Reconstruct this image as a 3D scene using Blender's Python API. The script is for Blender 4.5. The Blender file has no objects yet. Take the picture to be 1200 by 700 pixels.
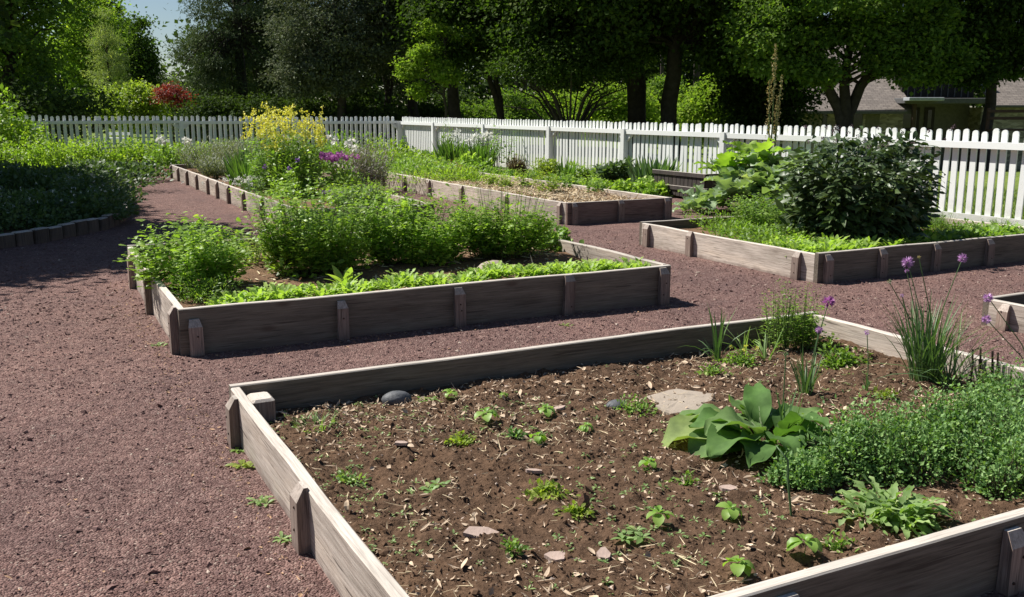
import bpy, math
import numpy as np
from mathutils import Vector

R = math.radians
rng = np.random.default_rng(11)
S = bpy.context.scene
COL = S.collection

# ------------------------------------------------------------------ camera geometry
FPX, PITCH, HCAM = 1120.0, math.atan(221 / 1120), 1.5
ANG = math.atan2(580, 1141)                       # garden grid turned by this much
E2 = np.array([math.cos(ANG), math.sin(ANG)])      # u axis
E1 = np.array([-math.sin(ANG), math.cos(ANG)])     # v axis


def at(px, py, z=0.0):
    """ground point seen at a place of the 1200 x 700 photograph, at height z"""
    dx, dy = (px - 600) / FPX, -(py - 350) / FPX
    d = (dx, math.cos(PITCH) + dy * math.sin(PITCH), -math.sin(PITCH) + dy * math.cos(PITCH))
    t = (z - HCAM) / d[2]
    return np.array([d[0] * t, d[1] * t, z])


def W(u, v, z=0.0):
    p = u * E2 + v * E1
    return np.array([p[0], p[1], z])


def col_v(u, px):
    """v at which the line u = const crosses a column of the photograph"""
    r = (px - 600) / 1141.0
    return u * (E2[0] - r * E2[1]) / (-E1[0] + r * E1[1])


def far(px, Y, z=0.0):
    return np.array([(px - 600) / 1141.0 * Y, Y, z])


def zat(py, Y):
    return HCAM - (py - 129) * Y / 1141.0


def gz(x, y):
    t = np.clip((np.asarray(y) - 22.0) / 22.0, 0, 1)
    s = np.clip((np.asarray(x) - 4.0) / 8.0, 0, 1)
    return -1.25 * t * t * (3 - 2 * t) * s


# ------------------------------------------------------------------ noise
def vnoise(x, y, scale, seed):
    g = np.random.default_rng(seed).random((128, 128))
    X, Y = np.asarray(x) * scale + 1000, np.asarray(y) * scale + 1000
    xi, yi = np.floor(X).astype(int), np.floor(Y).astype(int)
    fx, fy = X - xi, Y - yi
    fx, fy = fx * fx * (3 - 2 * fx), fy * fy * (3 - 2 * fy)
    a = g[xi % 128, yi % 128]; b = g[(xi + 1) % 128, yi % 128]
    c = g[xi % 128, (yi + 1) % 128]; d = g[(xi + 1) % 128, (yi + 1) % 128]
    return (a * (1 - fx) + b * fx) * (1 - fy) + (c * (1 - fx) + d * fx) * fy


# ------------------------------------------------------------------ mesh builder
class MB:
    def __init__(self):
        self.v, self.f, self.m, self.n = [], [], [], 0

    def add(self, v, f, mat=0):
        v = np.asarray(v, dtype=np.float32).reshape(-1, 3)
        if isinstance(f, np.ndarray):
            self.f.append(f.astype(np.int32) + self.n); self.m.append(np.full(len(f), mat, np.int32))
        else:
            by = {}
            for q in f:
                by.setdefault(len(q), []).append(q)
            for q in by.values():
                self.f.append(np.array(q, np.int32) + self.n); self.m.append(np.full(len(q), mat, np.int32))
        self.v.append(v); self.n += len(v)
        return self

    def build(self, name, mats, parent=None, loc=None, smooth=False):
        V = np.concatenate(self.v)
        if loc is not None:
            V = V - np.asarray(loc, dtype=np.float32)
        me = bpy.data.meshes.new(name)
        loops = np.concatenate([f.ravel() for f in self.f])
        tot = np.concatenate([np.full(len(f), f.shape[1], np.int32) for f in self.f])
        start = np.concatenate([[0], np.cumsum(tot)[:-1]]).astype(np.int32)
        me.vertices.add(len(V)); me.vertices.foreach_set('co', V.astype(np.float32).ravel())
        me.loops.add(len(loops)); me.loops.foreach_set('vertex_index', loops)
        me.polygons.add(len(tot)); me.polygons.foreach_set('loop_start', start)
        me.polygons.foreach_set('material_index', np.concatenate(self.m))
        me.polygons.foreach_set('use_smooth', np.full(len(tot), bool(smooth)))
        for m in (mats if isinstance(mats, (list, tuple)) else [mats]):
            me.materials.append(m)
        me.update(calc_edges=True); me.validate()
        o = bpy.data.objects.new(name, me); COL.objects.link(o)
        if parent is not None:
            o.parent = parent
        if loc is not None:
            o.location = [float(c) for c in loc]
        return o


def tag(o, label=None, cat=None, group=None, kind=None):
    if label: o['label'] = label
    if cat: o['category'] = cat
    if group: o['group'] = group
    if kind: o['kind'] = kind
    return o


def thing(name, label, cat, loc=(0, 0, 0), rz=0.0, group=None):
    o = bpy.data.objects.new(name, None); COL.objects.link(o)
    o.location = [float(c) for c in loc]; o.rotation_euler = (0, 0, rz); o.empty_display_size = 0.1
    return tag(o, label, cat, group)


def norm(a):
    return a / (np.linalg.norm(a, axis=-1, keepdims=True) + 1e-9)


def box(mb, x0, x1, y0, y1, z0, z1, mat=0, ch=0.0):
    """box with chamfered edges (ch)"""
    if ch <= 0:
        v = [(x, y, z) for z in (z0, z1) for y in (y0, y1) for x in (x0, x1)]
        mb.add(v, [(0, 2, 3, 1), (4, 5, 7, 6), (0, 1, 5, 4), (2, 6, 7, 3), (0, 4, 6, 2), (1, 3, 7, 5)], mat)
        return
    c = ch
    rings = []
    for z, k in ((z0, c), (z0 + c, 0), (z1 - c, 0), (z1, c)):
        a = c
        rings.append([(x0 + k + a, y0 + k, z), (x1 - k - a, y0 + k, z), (x1 - k, y0 + k + a, z), (x1 - k, y1 - k - a, z),
                      (x1 - k - a, y1 - k, z), (x0 + k + a, y1 - k, z), (x0 + k, y1 - k - a, z), (x0 + k, y0 + k + a, z)])
    v = [p for r in rings for p in r]
    f = [tuple(range(7, -1, -1)), tuple(range(24, 32))]
    for i in range(3):
        for j in range(8):
            f.append((i * 8 + j, i * 8 + (j + 1) % 8, i * 8 + 8 + (j + 1) % 8, i * 8 + 8 + j))
    mb.add(v, f, mat)


def tube(mb, pts, rad, ns=7, mat=0, cap=True):
    pts = np.asarray(pts, float); n = len(pts)
    rad = np.broadcast_to(np.asarray(rad, float), (n,))
    T = np.gradient(pts, axis=0); T = norm(T)
    up = np.array([0.31, 0.17, 0.93])
    A = norm(np.cross(T, up)); B = np.cross(T, A)
    th = np.arange(ns) * 2 * math.pi / ns
    v = pts[:, None] + rad[:, None, None] * (np.cos(th)[None, :, None] * A[:, None] + np.sin(th)[None, :, None] * B[:, None])
    i, j = np.meshgrid(np.arange(n - 1), np.arange(ns), indexing='ij')
    k = (j + 1) % ns
    f = np.stack([i * ns + j, i * ns + k, (i + 1) * ns + k, (i + 1) * ns + j], -1).reshape(-1, 4)
    mb.add(v.reshape(-1, 3), f, mat)
    if cap:
        mb.add(v[-1], [tuple(range(ns))], mat)
        mb.add(v[0], [tuple(range(ns - 1, -1, -1))], mat)


OV = [(0, .08), (.2, .62), (.45, 1), (.7, .82), (.9, .38), (1, .03)]
KITE = [(0, .06), (.45, 1), (1, .03)]
LANCE = [(0, .1), (.25, .75), (.5, 1), (.8, .5), (1, .03)]
BLADE = [(0, .8), (.3, 1), (.7, .75), (1, .06)]
JAG = [(0, .06), (.06, .3), (.12, .85), (.16, .5), (.26, 1), (.31, .62), (.42, 1), (.47, .6), (.6, .9), (.65, .5), (.77, .68), (.82, .36), (.92, .36), (1, .03)]
LOBED = [(0, .1), (.12, .55), (.2, .4), (.34, .95), (.42, .62), (.58, 1), (.66, .6), (.8, .75), (.9, .35), (1, .04)]
OAKY = [(0, .06), (.2, .5), (.3, .28), (.42, .85), (.52, .45), (.66, 1), (.76, .6), (.88, .7), (1, .08)]


def leaves(mb, P, D, N, L, Wd, outline=KITE, bend=0.0, fold=0.15, ripple=0.0, mat=0, cols=3, quilt=0.0):
    P, D, N = (np.atleast_2d(np.asarray(a, float)) for a in (P, D, N))
    n = len(P)
    L = np.broadcast_to(np.asarray(L, float), (n,)); Wd = np.broadcast_to(np.asarray(Wd, float), (n,))
    bend = np.broadcast_to(np.asarray(bend, float), (n,))
    D = norm(D); Sd = norm(np.cross(D, N)); N = np.cross(Sd, D)
    V = []
    pos = P.copy(); tp = 0.0
    K = len(outline)
    cs = np.linspace(-1, 1, cols)
    ph = rng.random((n, 4)) * 6.28
    for k, (t, w) in enumerate(outline):
        th = bend * (t + tp) / 2
        pos = pos + ((t - tp) * L)[:, None] * (D * np.cos(th)[:, None] - N * np.sin(th)[:, None])
        th = bend * t
        Nk = N * np.cos(th)[:, None] + D * np.sin(th)[:, None]
        hw = (w * Wd / 2)[:, None]
        for c in cs:
            off = fold * hw * abs(c) ** 1.4
            if ripple and c:
                i = 0 if c < 0 else 1
                off = off + (ripple * Wd * abs(c) ** 1.5)[:, None] * np.sin(ph[:, i:i + 1] + t * (15 + 3 * i))
            if quilt and abs(c) < 1:
                off = off + (quilt * Wd)[:, None] * np.sin(ph[:, 2:3] + t * 23 + abs(c) * 6) * (1 if c else 0)
            V.append(pos + Sd * hw * c + Nk * off)
        tp = t
    V = np.stack(V, 1)
    q = []
    for k in range(K - 1):
        for c in range(cols - 1):
            a = cols * k + c
            q.append((a, a + 1, a + cols + 1, a + cols))
    q = np.array(q)
    F = (np.arange(n) * cols * K)[:, None, None] + q[None]
    mb.add(V.reshape(-1, 3), F.reshape(-1, 4), mat)


def cards(mb, P, D, N, L, Wd, fold=0.2, mat=0):
    """cheap folded leaves, two triangles each"""
    n = len(P); D = norm(D); Sd = norm(np.cross(D, N)); N = np.cross(Sd, D)
    L = np.broadcast_to(L, (n,))[:, None]; Wd = np.broadcast_to(Wd, (n,))[:, None]
    m = P + D * L * .45 + N * Wd * fold
    V = np.stack([P, m - Sd * Wd / 2, P + D * L, m + Sd * Wd / 2], 1).reshape(-1, 3)
    b = (np.arange(n) * 4)[:, None]
    F = np.concatenate([b + np.array([[0, 3, 2]]), b + np.array([[0, 2, 1]])])
    mb.add(V, F, mat)


def rnd_dir(n):
    return norm(rng.normal(size=(n, 3)))


def dome(mb, c, rx, ry, h, n, L, Wd, outline=KITE, shell=.5, up=.5, lump=.25, bend=.4, mat=0, stems=0, smat=1, low=-.05, rot=0.0):
    """leaves spread through a lumpy mound"""
    d = rnd_dir(n); d[:, 2] = np.abs(d[:, 2]) + low; d = norm(d)
    k = norm(rng.normal(size=(7, 3))); ph = rng.random(7) * 6.28
    lm = 1 + lump * np.sum(np.sin(d @ k.T * 5 + ph), 1) / 2.2
    r = (shell + (1 - shell) * rng.random(n) ** .7) * lm
    p = d * r[:, None]
    ca, sa = math.cos(rot), math.sin(rot)
    q = np.stack([p[:, 0] * rx * ca - p[:, 1] * ry * sa, p[:, 0] * rx * sa + p[:, 1] * ry * ca, p[:, 2] * h], 1)
    q[:, 2] = np.maximum(q[:, 2], .01)
    D = norm(d * [1, 1, .6] + rnd_dir(n) * .9 + np.array([0, 0, .35]))
    N = norm(d * (1 - up) + np.array([0, 0, up * 1.6]) + rnd_dir(n) * .55)
    s = .4 + 1.0 * rng.random(n)
    if outline is None:
        cards(mb, c + q, D, N, L * s, Wd * s, mat=mat)
    else:
        leaves(mb, c + q, D, N, L * s, Wd * s, outline, bend=bend * rng.random(n), mat=mat)
    if stems:
        i = rng.integers(0, n, stems)
        b = q[i] * [.35, .35, 0]
        dv = q[i] - b
        leaves(mb, c + b, dv, np.cross(dv, rnd_dir(stems)), np.linalg.norm(dv, axis=1), max(.004, L * .09), BLADE, bend=0, fold=.6, mat=smat)


def stalky(mb, c, rx, ry, h, nst, per, L, Wd, outline=KITE, spread=.8, t0=.35, rl=.05, bend=.5, mat=0, smat=1, sw=.006, leafdir=.5, hvar=.35, droop=.25, tip=1.0, nr=.35):
    """upright stems that carry leaves; returns stem tips"""
    a = rng.random(nst) * 6.283; rr = np.sqrt(rng.random(nst))
    b = np.stack([np.cos(a) * rr * rx * .55, np.sin(a) * rr * ry * .55, np.zeros(nst)], 1)
    hh = h * (1 - hvar * rng.random(nst)) * (1 - .22 * rr ** 2)
    top = np.stack([np.cos(a) * rr * rx, np.sin(a) * rr * ry, hh], 1) * [1, 1, 1]
    top[:, :2] = b[:, :2] + (top[:, :2] - b[:, :2]) * spread + rng.normal(size=(nst, 2)) * rx * .08
    dv = top - b
    ln = np.linalg.norm(dv, axis=1)
    leaves(mb, c + b, dv, np.cross(dv, rnd_dir(nst)), ln, sw, BLADE, bend=0, fold=.7, mat=smat)
    t = t0 + (1 - t0) * rng.random((nst, per)) ** (1 / max(tip, .01))
    p = b[:, None] + dv[:, None] * t[..., None]
    az = rng.random((nst, per)) * 6.283
    rad = np.stack([np.cos(az), np.sin(az), np.zeros_like(az)], -1)
    out = norm(np.concatenate([dv[:, :2], np.zeros((nst, 1))], 1))[:, None]
    D = norm(rad + out * .35 + np.array([0, 0, leafdir]))
    q = p + rad * (rl * rng.random((nst, per)) * (1.1 - .5 * t))[..., None] + rng.normal(size=p.shape) * rl * .25
    N = norm(np.array([0, 0, 1.0]) - rad * .3 + rng.normal(size=p.shape) * nr)
    s = (.4 + 1.05 * rng.random(nst * per)) * (1.15 - .45 * t.ravel())
    q = q.reshape(-1, 3); q[:, 2] = np.maximum(q[:, 2], .01)
    leaves(mb, c + q, D.reshape(-1, 3), N.reshape(-1, 3), L * s, Wd * s, outline, bend=(droop + bend * rng.random(nst * per)), mat=mat)
    return c + top


def rosette(mb, c, n, L, Wd, e0, e1, outline=OV, bend=.9, ripple=.0, fold=.2, mat=0, r0=.02, svar=.4, cols=3, quilt=0.0):
    a = np.arange(n) * 2.399 + rng.random() * 6 + rng.normal(size=n) * .25
    k = (np.arange(n) + .5) / n
    el = e0 + (e1 - e0) * (1 - k) + rng.normal(size=n) * .08
    rad = np.stack([np.cos(a), np.sin(a), np.zeros(n)], 1)
    D = rad * np.cos(el)[:, None] + np.array([0, 0, 1.]) * np.sin(el)[:, None]
    N = -rad * np.sin(el)[:, None] + np.array([0, 0, 1.]) * np.cos(el)[:, None] + rng.normal(size=(n, 3)) * .12
    s = 1 - svar * rng.random(n)
    leaves(mb, c + rad * r0, D, N, L * s, Wd * s, outline, bend=bend * (.7 + .6 * rng.random(n)), fold=fold, ripple=ripple, mat=mat, cols=cols, quilt=quilt)


def blades(mb, c, r, n, L, Wd, spread=.3, bend=.5, mat=0, lvar=.5, fold=.5):
    a = rng.random(n) * 6.283; rr = r * np.sqrt(rng.random(n))
    b = np.stack([np.cos(a) * rr, np.sin(a) * rr, np.zeros(n)], 1)
    tl = spread * rng.random(n); a2 = a + rng.normal(size=n) * .7
    rad = np.stack([np.cos(a2), np.sin(a2), np.zeros(n)], 1)
    D = rad * np.sin(tl)[:, None] + np.array([0, 0, 1.]) * np.cos(tl)[:, None]
    N = -rad * np.cos(tl)[:, None] + np.array([0, 0, 1.]) * np.sin(tl)[:, None] + rng.normal(size=(n, 3)) * .3
    leaves(mb, c + b, D, N, L * (1 - lvar * rng.random(n)), Wd, [(0, .8), (.25, 1), (.5, .95), (.75, .7), (1, .06)], bend=bend * rng.random(n) * 1.6, fold=fold, mat=mat)


def florets(mb, c, r, n, L, Wd, mat=0, full=True):
    d = rnd_dir(n)
    if not full: d[:, 2] = np.abs(d[:, 2])
    leaves(mb, c + d * r * .35, d, np.cross(d, rnd_dir(n)), L, Wd, KITE, mat=mat)


def blob(mb, c, rx, ry, rz, mat=0, jit=.18, sub=1, rot=None):
    """rough lump: jittered octahedron, split sub times"""
    v = [np.array(p, float) for p in ((1, 0, 0), (-1, 0, 0), (0, 1, 0), (0, -1, 0), (0, 0, 1), (0, 0, -1))]
    f = [(0, 2, 4), (2, 1, 4), (1, 3, 4), (3, 0, 4), (2, 0, 5), (1, 2, 5), (3, 1, 5), (0, 3, 5)]
    for _ in range(sub):
        nf, mid = [], {}
        def md(a, b):
            k = (min(a, b), max(a, b))
            if k not in mid:
                m = v[a] + v[b]; v.append(m / np.linalg.norm(m)); mid[k] = len(v) - 1
            return mid[k]
        for a, b, c_ in f:
            x, y, z = md(a, b), md(b, c_), md(c_, a)
            nf += [(a, x, z), (x, b, y), (z, y, c_), (x, y, z)]
        f = nf
    v = np.array(v) * (1 + jit * rng.normal(size=(len(v), 1)))
    th = rng.random() * 6.28 if rot is None else rot
    x, y = v[:, 0] * rx, v[:, 1] * ry
    v = np.stack([x * math.cos(th) - y * math.sin(th), x * math.sin(th) + y * math.cos(th), v[:, 2] * rz], 1)
    mb.add(np.asarray(c) + v, f, mat)


OCT = np.array([(1, 0, 0), (-1, 0, 0), (0, 1, 0), (0, -1, 0), (0, 0, 1), (0, 0, -1)], float)
OCTF = np.array([(0, 2, 4), (2, 1, 4), (1, 3, 4), (3, 0, 4), (2, 0, 5), (1, 2, 5), (3, 1, 5), (0, 3, 5)])


def chips(mb, P, size, flat=.5, mat=0):
    n = len(P)
    v = OCT[None] * (1 + .45 * rng.normal(size=(n, 6, 1)))
    sc = np.stack([.7 + .6 * rng.random(n), .6 + .5 * rng.random(n), flat * (.6 + .8 * rng.random(n))], 1) * np.broadcast_to(size, (n,))[:, None]
    v = v * sc[:, None]
    q = norm(rng.normal(size=(n, 3)) * .35 + np.array([0, 0, 1.0])); a = norm(np.cross(q, rnd_dir(n))); b = np.cross(q, a)
    v = v[..., 0:1] * a[:, None] + v[..., 1:2] * b[:, None] + v[..., 2:3] * q[:, None]
    F = (np.arange(n) * 6)[:, None, None] + OCTF[None]
    mb.add((P[:, None] + v).reshape(-1, 3), F.reshape(-1, 3), mat)


# ------------------------------------------------------------------ materials
def newmat(name):
    m = bpy.data.materials.new(name); m.use_nodes = True
    nt = m.node_tree
    for n in list(nt.nodes): nt.nodes.remove(n)
    out = nt.nodes.new('ShaderNodeOutputMaterial')
    return m, nt, out


def nd(nt, t, **kw):
    n = nt.nodes.new('ShaderNode' + t)
    for k, v in kw.items():
        if k.startswith('i_'):
            n.inputs[k[2:].replace('_', ' ')].default_value = v
        else:
            setattr(n, k, v)
    return n


def ramp(nt, fac, stops):
    r = nt.nodes.new('ShaderNodeValToRGB')
    el = r.color_ramp.elements
    while len(el) < len(stops): el.new(.5)
    for e, (p, c) in zip(el, stops):
        e.position = p; e.color = (*c, 1) if len(c) == 3 else c
    nt.links.new(fac, r.inputs[0])
    return r.outputs[0]


def noise(nt, vec, scale, detail=6, rough=.6, dist=0.0):
    n = nd(nt, 'TexNoise'); n.inputs['Scale'].default_value = scale; n.inputs['Detail'].default_value = detail
    n.inputs['Roughness'].default_value = rough; n.inputs['Distortion'].default_value = dist
    nt.links.new(vec, n.inputs['Vector'])
    return n.outputs[0]


def mixc(nt, fac, a, b, mode='MIX'):
    m = nd(nt, 'Mix', data_type='RGBA', blend_type=mode)
    for s, x in ((m.inputs[0], fac), (m.inputs[6], a), (m.inputs[7], b)):
        if isinstance(x, (int, float)): s.default_value = x
        elif isinstance(x, tuple): s.default_value = (*x, 1) if len(x) == 3 else x
        else: nt.links.new(x, s)
    return m.outputs[2]


def leafmat(name, c1, c2, trans=.35, rough=.5, spec=.35, tcol=None, big=None):
    m, nt, out = newmat(name)
    geo = nd(nt, 'NewGeometry'); tc = nd(nt, 'TexCoord')
    colr = ramp(nt, geo.outputs['Random Per Island'], [(0, c1), (.55, tuple((a + b) / 2 for a, b in zip(c1, c2))), (.955, c2), (.985, (c2[0] * 1.18, c2[1] * 1.03, c2[2] * .95))])
    nz = noise(nt, tc.outputs['Object'], big or 3.0, 3)
    f = ramp(nt, nz, [(.3, (.72, .74, .72)), (.7, (1.2, 1.18, 1.12))])
    colr = mixc(nt, 1.0, colr, f, 'MULTIPLY')
    bs = nd(nt, 'BsdfPrincipled'); bs.inputs['Roughness'].default_value = rough; bs.inputs['Specular IOR Level'].default_value = spec
    nt.links.new(colr, bs.inputs['Base Color'])
    tr = nd(nt, 'BsdfTranslucent')
    t = tcol or (1.5, 1.7, .55)
    nt.links.new(mixc(nt, 1.0, colr, t, 'MULTIPLY'), tr.inputs['Color'])
    mx = nd(nt, 'MixShader'); mx.inputs[0].default_value = trans
    nt.links.new(bs.outputs[0], mx.inputs[1]); nt.links.new(tr.outputs[0], mx.inputs[2]); nt.links.new(mx.outputs[0], out.inputs[0])
    return m


def plain(name, c, rough=.8, spec=.2, var=.25, scale=8.0, bump=0.0, bscale=40.0):
    m, nt, out = newmat(name)
    tc = nd(nt, 'TexCoord')
    nz = noise(nt, tc.outputs['Object'], scale, 5)
    colr = ramp(nt, nz, [(.25, tuple(x * (1 - var) for x in c)), (.75, tuple(min(1, x * (1 + var)) for x in c))])
    geo = nd(nt, 'NewGeometry')
    colr = mixc(nt, 1.0, colr, ramp(nt, geo.outputs['Random Per Island'], [(0, (.8, .8, .8)), (1, (1.15, 1.15, 1.15))]), 'MULTIPLY')
    bs = nd(nt, 'BsdfPrincipled'); bs.inputs['Roughness'].default_value = rough; bs.inputs['Specular IOR Level'].default_value = spec
    nt.links.new(colr, bs.inputs['Base Color'])
    if bump:
        b = nd(nt, 'Bump'); b.inputs['Strength'].default_value = bump; b.inputs['Distance'].default_value = .01
        nt.links.new(noise(nt, tc.outputs['Object'], bscale, 6), b.inputs['Height']); nt.links.new(b.outputs[0], bs.inputs['Normal'])
    nt.links.new(bs.outputs[0], out.inputs[0])
    return m


def woodmat(name, axis, c1, c2, c3, bump=.5, obj=True):
    """weathered timber with grain along axis (0 x, 1 y, 2 z)"""
    m, nt, out = newmat(name)
    tc = nd(nt, 'TexCoord'); oi = nd(nt, 'ObjectInfo')
    mp = nd(nt, 'Mapping'); sc = [120.0, 120.0, 120.0]; sc[axis] = 4.5
    mp.inputs['Scale'].default_value = sc
    nt.links.new(tc.outputs['Object'], mp.inputs['Vector'])
    add = nd(nt, 'VectorMath', operation='ADD'); nt.links.new(mp.outputs[0], add.inputs[0])
    rv = nd(nt, 'VectorMath', operation='SCALE'); rv.inputs[0].default_value = (37, 53, 71); nt.links.new(oi.outputs['Random'], rv.inputs['Scale'])
    nt.links.new(rv.outputs[0], add.inputs[1])
    g = noise(nt, add.outputs[0], 1.0, 8, .68, .6)
    colr = ramp(nt, g, [(.28, c1), (.5, c2), (.72, c3)])
    # knots and stains
    mp2 = nd(nt, 'Mapping'); s2 = [6.0, 6.0, 9.0]; s2[axis] = 1.1; mp2.inputs['Scale'].default_value = s2
    nt.links.new(tc.outputs['Object'], mp2.inputs['Vector'])
    st = noise(nt, mp2.outputs[0], 1.0, 5, .6)
    colr = mixc(nt, 1.0, colr, ramp(nt, st, [(.3, (.62, .62, .6)), (.5, (.97, .97, .97)), (.75, (1.16, 1.13, 1.08))]), 'MULTIPLY')
    # drying cracks along the grain, and knots
    mp3 = nd(nt, 'Mapping'); s3 = [60.0, 60.0, 60.0]; s3[axis] = .9; mp3.inputs['Scale'].default_value = s3; nt.links.new(add.outputs[0], mp3.inputs['Vector'])
    mp3.inputs['Scale'].default_value = [.55, .55, .55]
    ck = noise(nt, mp3.outputs[0], 1.0, 3, .5, .3)
    colr = mixc(nt, ramp(nt, ck, [(.33, (.7, .7, .7)), (.37, (0, 0, 0))]), colr, (.06, .045, .036))
    mp4 = nd(nt, 'Mapping'); s4 = [9.0, 9.0, 9.0]; s4[axis] = 3.2; mp4.inputs['Scale'].default_value = s4; nt.links.new(tc.outputs['Object'], mp4.inputs['Vector'])
    ad4 = nd(nt, 'VectorMath', operation='ADD'); nt.links.new(mp4.outputs[0], ad4.inputs[0]); nt.links.new(rv.outputs[0], ad4.inputs[1])
    vk = nd(nt, 'TexVoronoi'); vk.inputs['Scale'].default_value = .75; nt.links.new(ad4.outputs[0], vk.inputs['Vector'])
    colr = mixc(nt, ramp(nt, vk.outputs['Distance'], [(.06, (.8, .8, .8)), (.13, (.25, .25, .25)), (.17, (0, 0, 0))]), colr, (.1, .07, .052))
    # up-facing timber mixed paler: bleaching, and sunlight on top put into the colour
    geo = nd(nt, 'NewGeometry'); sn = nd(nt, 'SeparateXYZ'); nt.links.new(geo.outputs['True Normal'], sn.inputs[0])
    top_light = nd(nt, 'MapRange'); top_light.inputs[1].default_value = .35; top_light.inputs[2].default_value = .8; top_light.inputs[4].default_value = .8; nt.links.new(sn.outputs[2], top_light.inputs[0])
    colr = mixc(nt, top_light.outputs[0], colr, mixc(nt, 1.0, ramp(nt, g, [(.3, (.4, .35, .3)), (.55, (.62, .56, .49)), (.75, (.72, .67, .6))]), ramp(nt, st, [(.3, (.75, .75, .74)), (.5, (1, 1, 1))]), 'MULTIPLY'))
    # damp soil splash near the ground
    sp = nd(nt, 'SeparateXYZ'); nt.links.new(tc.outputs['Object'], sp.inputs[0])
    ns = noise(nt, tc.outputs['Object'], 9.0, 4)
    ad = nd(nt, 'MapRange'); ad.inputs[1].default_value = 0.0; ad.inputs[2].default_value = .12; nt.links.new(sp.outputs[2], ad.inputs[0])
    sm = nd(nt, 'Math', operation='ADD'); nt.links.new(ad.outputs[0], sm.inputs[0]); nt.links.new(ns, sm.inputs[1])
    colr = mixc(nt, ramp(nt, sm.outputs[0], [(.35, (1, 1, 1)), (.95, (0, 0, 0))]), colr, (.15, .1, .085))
    br = nd(nt, 'MapRange'); br.inputs[3].default_value = .82; br.inputs[4].default_value = 1.15; nt.links.new(oi.outputs['Random'], br.inputs[0])
    cv = nd(nt, 'CombineColor'); [nt.links.new(br.outputs[0], cv.inputs[i]) for i in range(3)]
    colr = mixc(nt, 1.0, colr, cv.outputs[0], 'MULTIPLY')
    bs = nd(nt, 'BsdfPrincipled'); bs.inputs['Roughness'].default_value = .85; bs.inputs['Specular IOR Level'].default_value = .2
    nt.links.new(colr, bs.inputs['Base Color'])
    b = nd(nt, 'Bump'); b.inputs['Strength'].default_value = bump; b.inputs['Distance'].default_value = .003
    nt.links.new(g, b.inputs['Height']); nt.links.new(b.outputs[0], bs.inputs['Normal'])
    nt.links.new(bs.outputs[0], out.inputs[0])
    return m


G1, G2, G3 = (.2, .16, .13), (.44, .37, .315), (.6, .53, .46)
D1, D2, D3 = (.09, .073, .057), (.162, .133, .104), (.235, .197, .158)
WX = woodmat('weathered_shaded_timber_x', 0, D1, D2, D3)  # front and back boards: darker copy, their shade put into the colour
WY = woodmat('weathered_sunlit_timber_y', 1, G1, G2, G3)  # side boards: paler copy of the timber, sunlight put into the colour
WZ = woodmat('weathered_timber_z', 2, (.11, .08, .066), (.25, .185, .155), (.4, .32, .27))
B1, B2, B3 = (.12, .075, .06), (.22, .15, .125), (.32, .24, .2)
BX = woodmat('brown_timber_x', 0, B1, B2, B3)
DARKWOOD = woodmat('dark_stave_wood', 2, (.03, .025, .022), (.06, .05, .045), (.1, .085, .08))


RUST = plain('rusty_screw', (.05, .028, .02), .7)


def gravelmat():
    m, nt, out = newmat('red_gravel')
    geo = nd(nt, 'NewGeometry'); pos = geo.outputs['Position']
    v = nd(nt, 'TexVoronoi'); v.inputs['Scale'].default_value = 120; v.inputs['Randomness'].default_value = 1
    nt.links.new(pos, v.inputs['Vector'])
    sep = nd(nt, 'SeparateColor'); nt.links.new(v.outputs['Color'], sep.inputs[0])
    c = ramp(nt, sep.outputs[0], [(0, (.075, .04, .035)), (.35, (.138, .077, .067)), (.7, (.21, .124, .109)), (.95, (.29, .193, .165)), (1, (.42, .34, .28))])
    v2 = nd(nt, 'TexVoronoi'); v2.inputs['Scale'].default_value = 42; nt.links.new(pos, v2.inputs['Vector'])
    sp2 = nd(nt, 'SeparateColor'); nt.links.new(v2.outputs['Color'], sp2.inputs[0])
    c = mixc(nt, .45, c, ramp(nt, sp2.outputs[1], [(0, (.085, .046, .04)), (.6, (.165, .094, .083)), (1, (.27, .167, .143))]))
    big = noise(nt, pos, .45, 6, .65); med = noise(nt, pos, 6, 5)
    c = mixc(nt, 1.0, c, ramp(nt, big, [(.3, (.86, .9, .94)), (.7, (1.3, 1.3, 1.26))]), 'MULTIPLY')
    c = mixc(nt, 1.0, c, ramp(nt, med, [(.3, (.82, .82, .83)), (.7, (1.15, 1.14, 1.12))]), 'MULTIPLY')
    bs = nd(nt, 'BsdfPrincipled'); bs.inputs['Roughness'].default_value = .9; bs.inputs['Specular IOR Level'].default_value = .15
    nt.links.new(c, bs.inputs['Base Color'])
    h = nd(nt, 'Math', operation='MULTIPLY_ADD'); nt.links.new(v.outputs['Distance'], h.inputs[0]); h.inputs[1].default_value = -1.0
    nt.links.new(noise(nt, pos, 30, 6), h.inputs[2])
    b = nd(nt, 'Bump'); b.inputs['Strength'].default_value = .9; b.inputs['Distance'].default_value = .012
    nt.links.new(h.outputs[0], b.inputs['Height']); nt.links.new(b.outputs[0], bs.inputs['Normal'])
    nt.links.new(bs.outputs[0], out.inputs[0])
    return m


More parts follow.
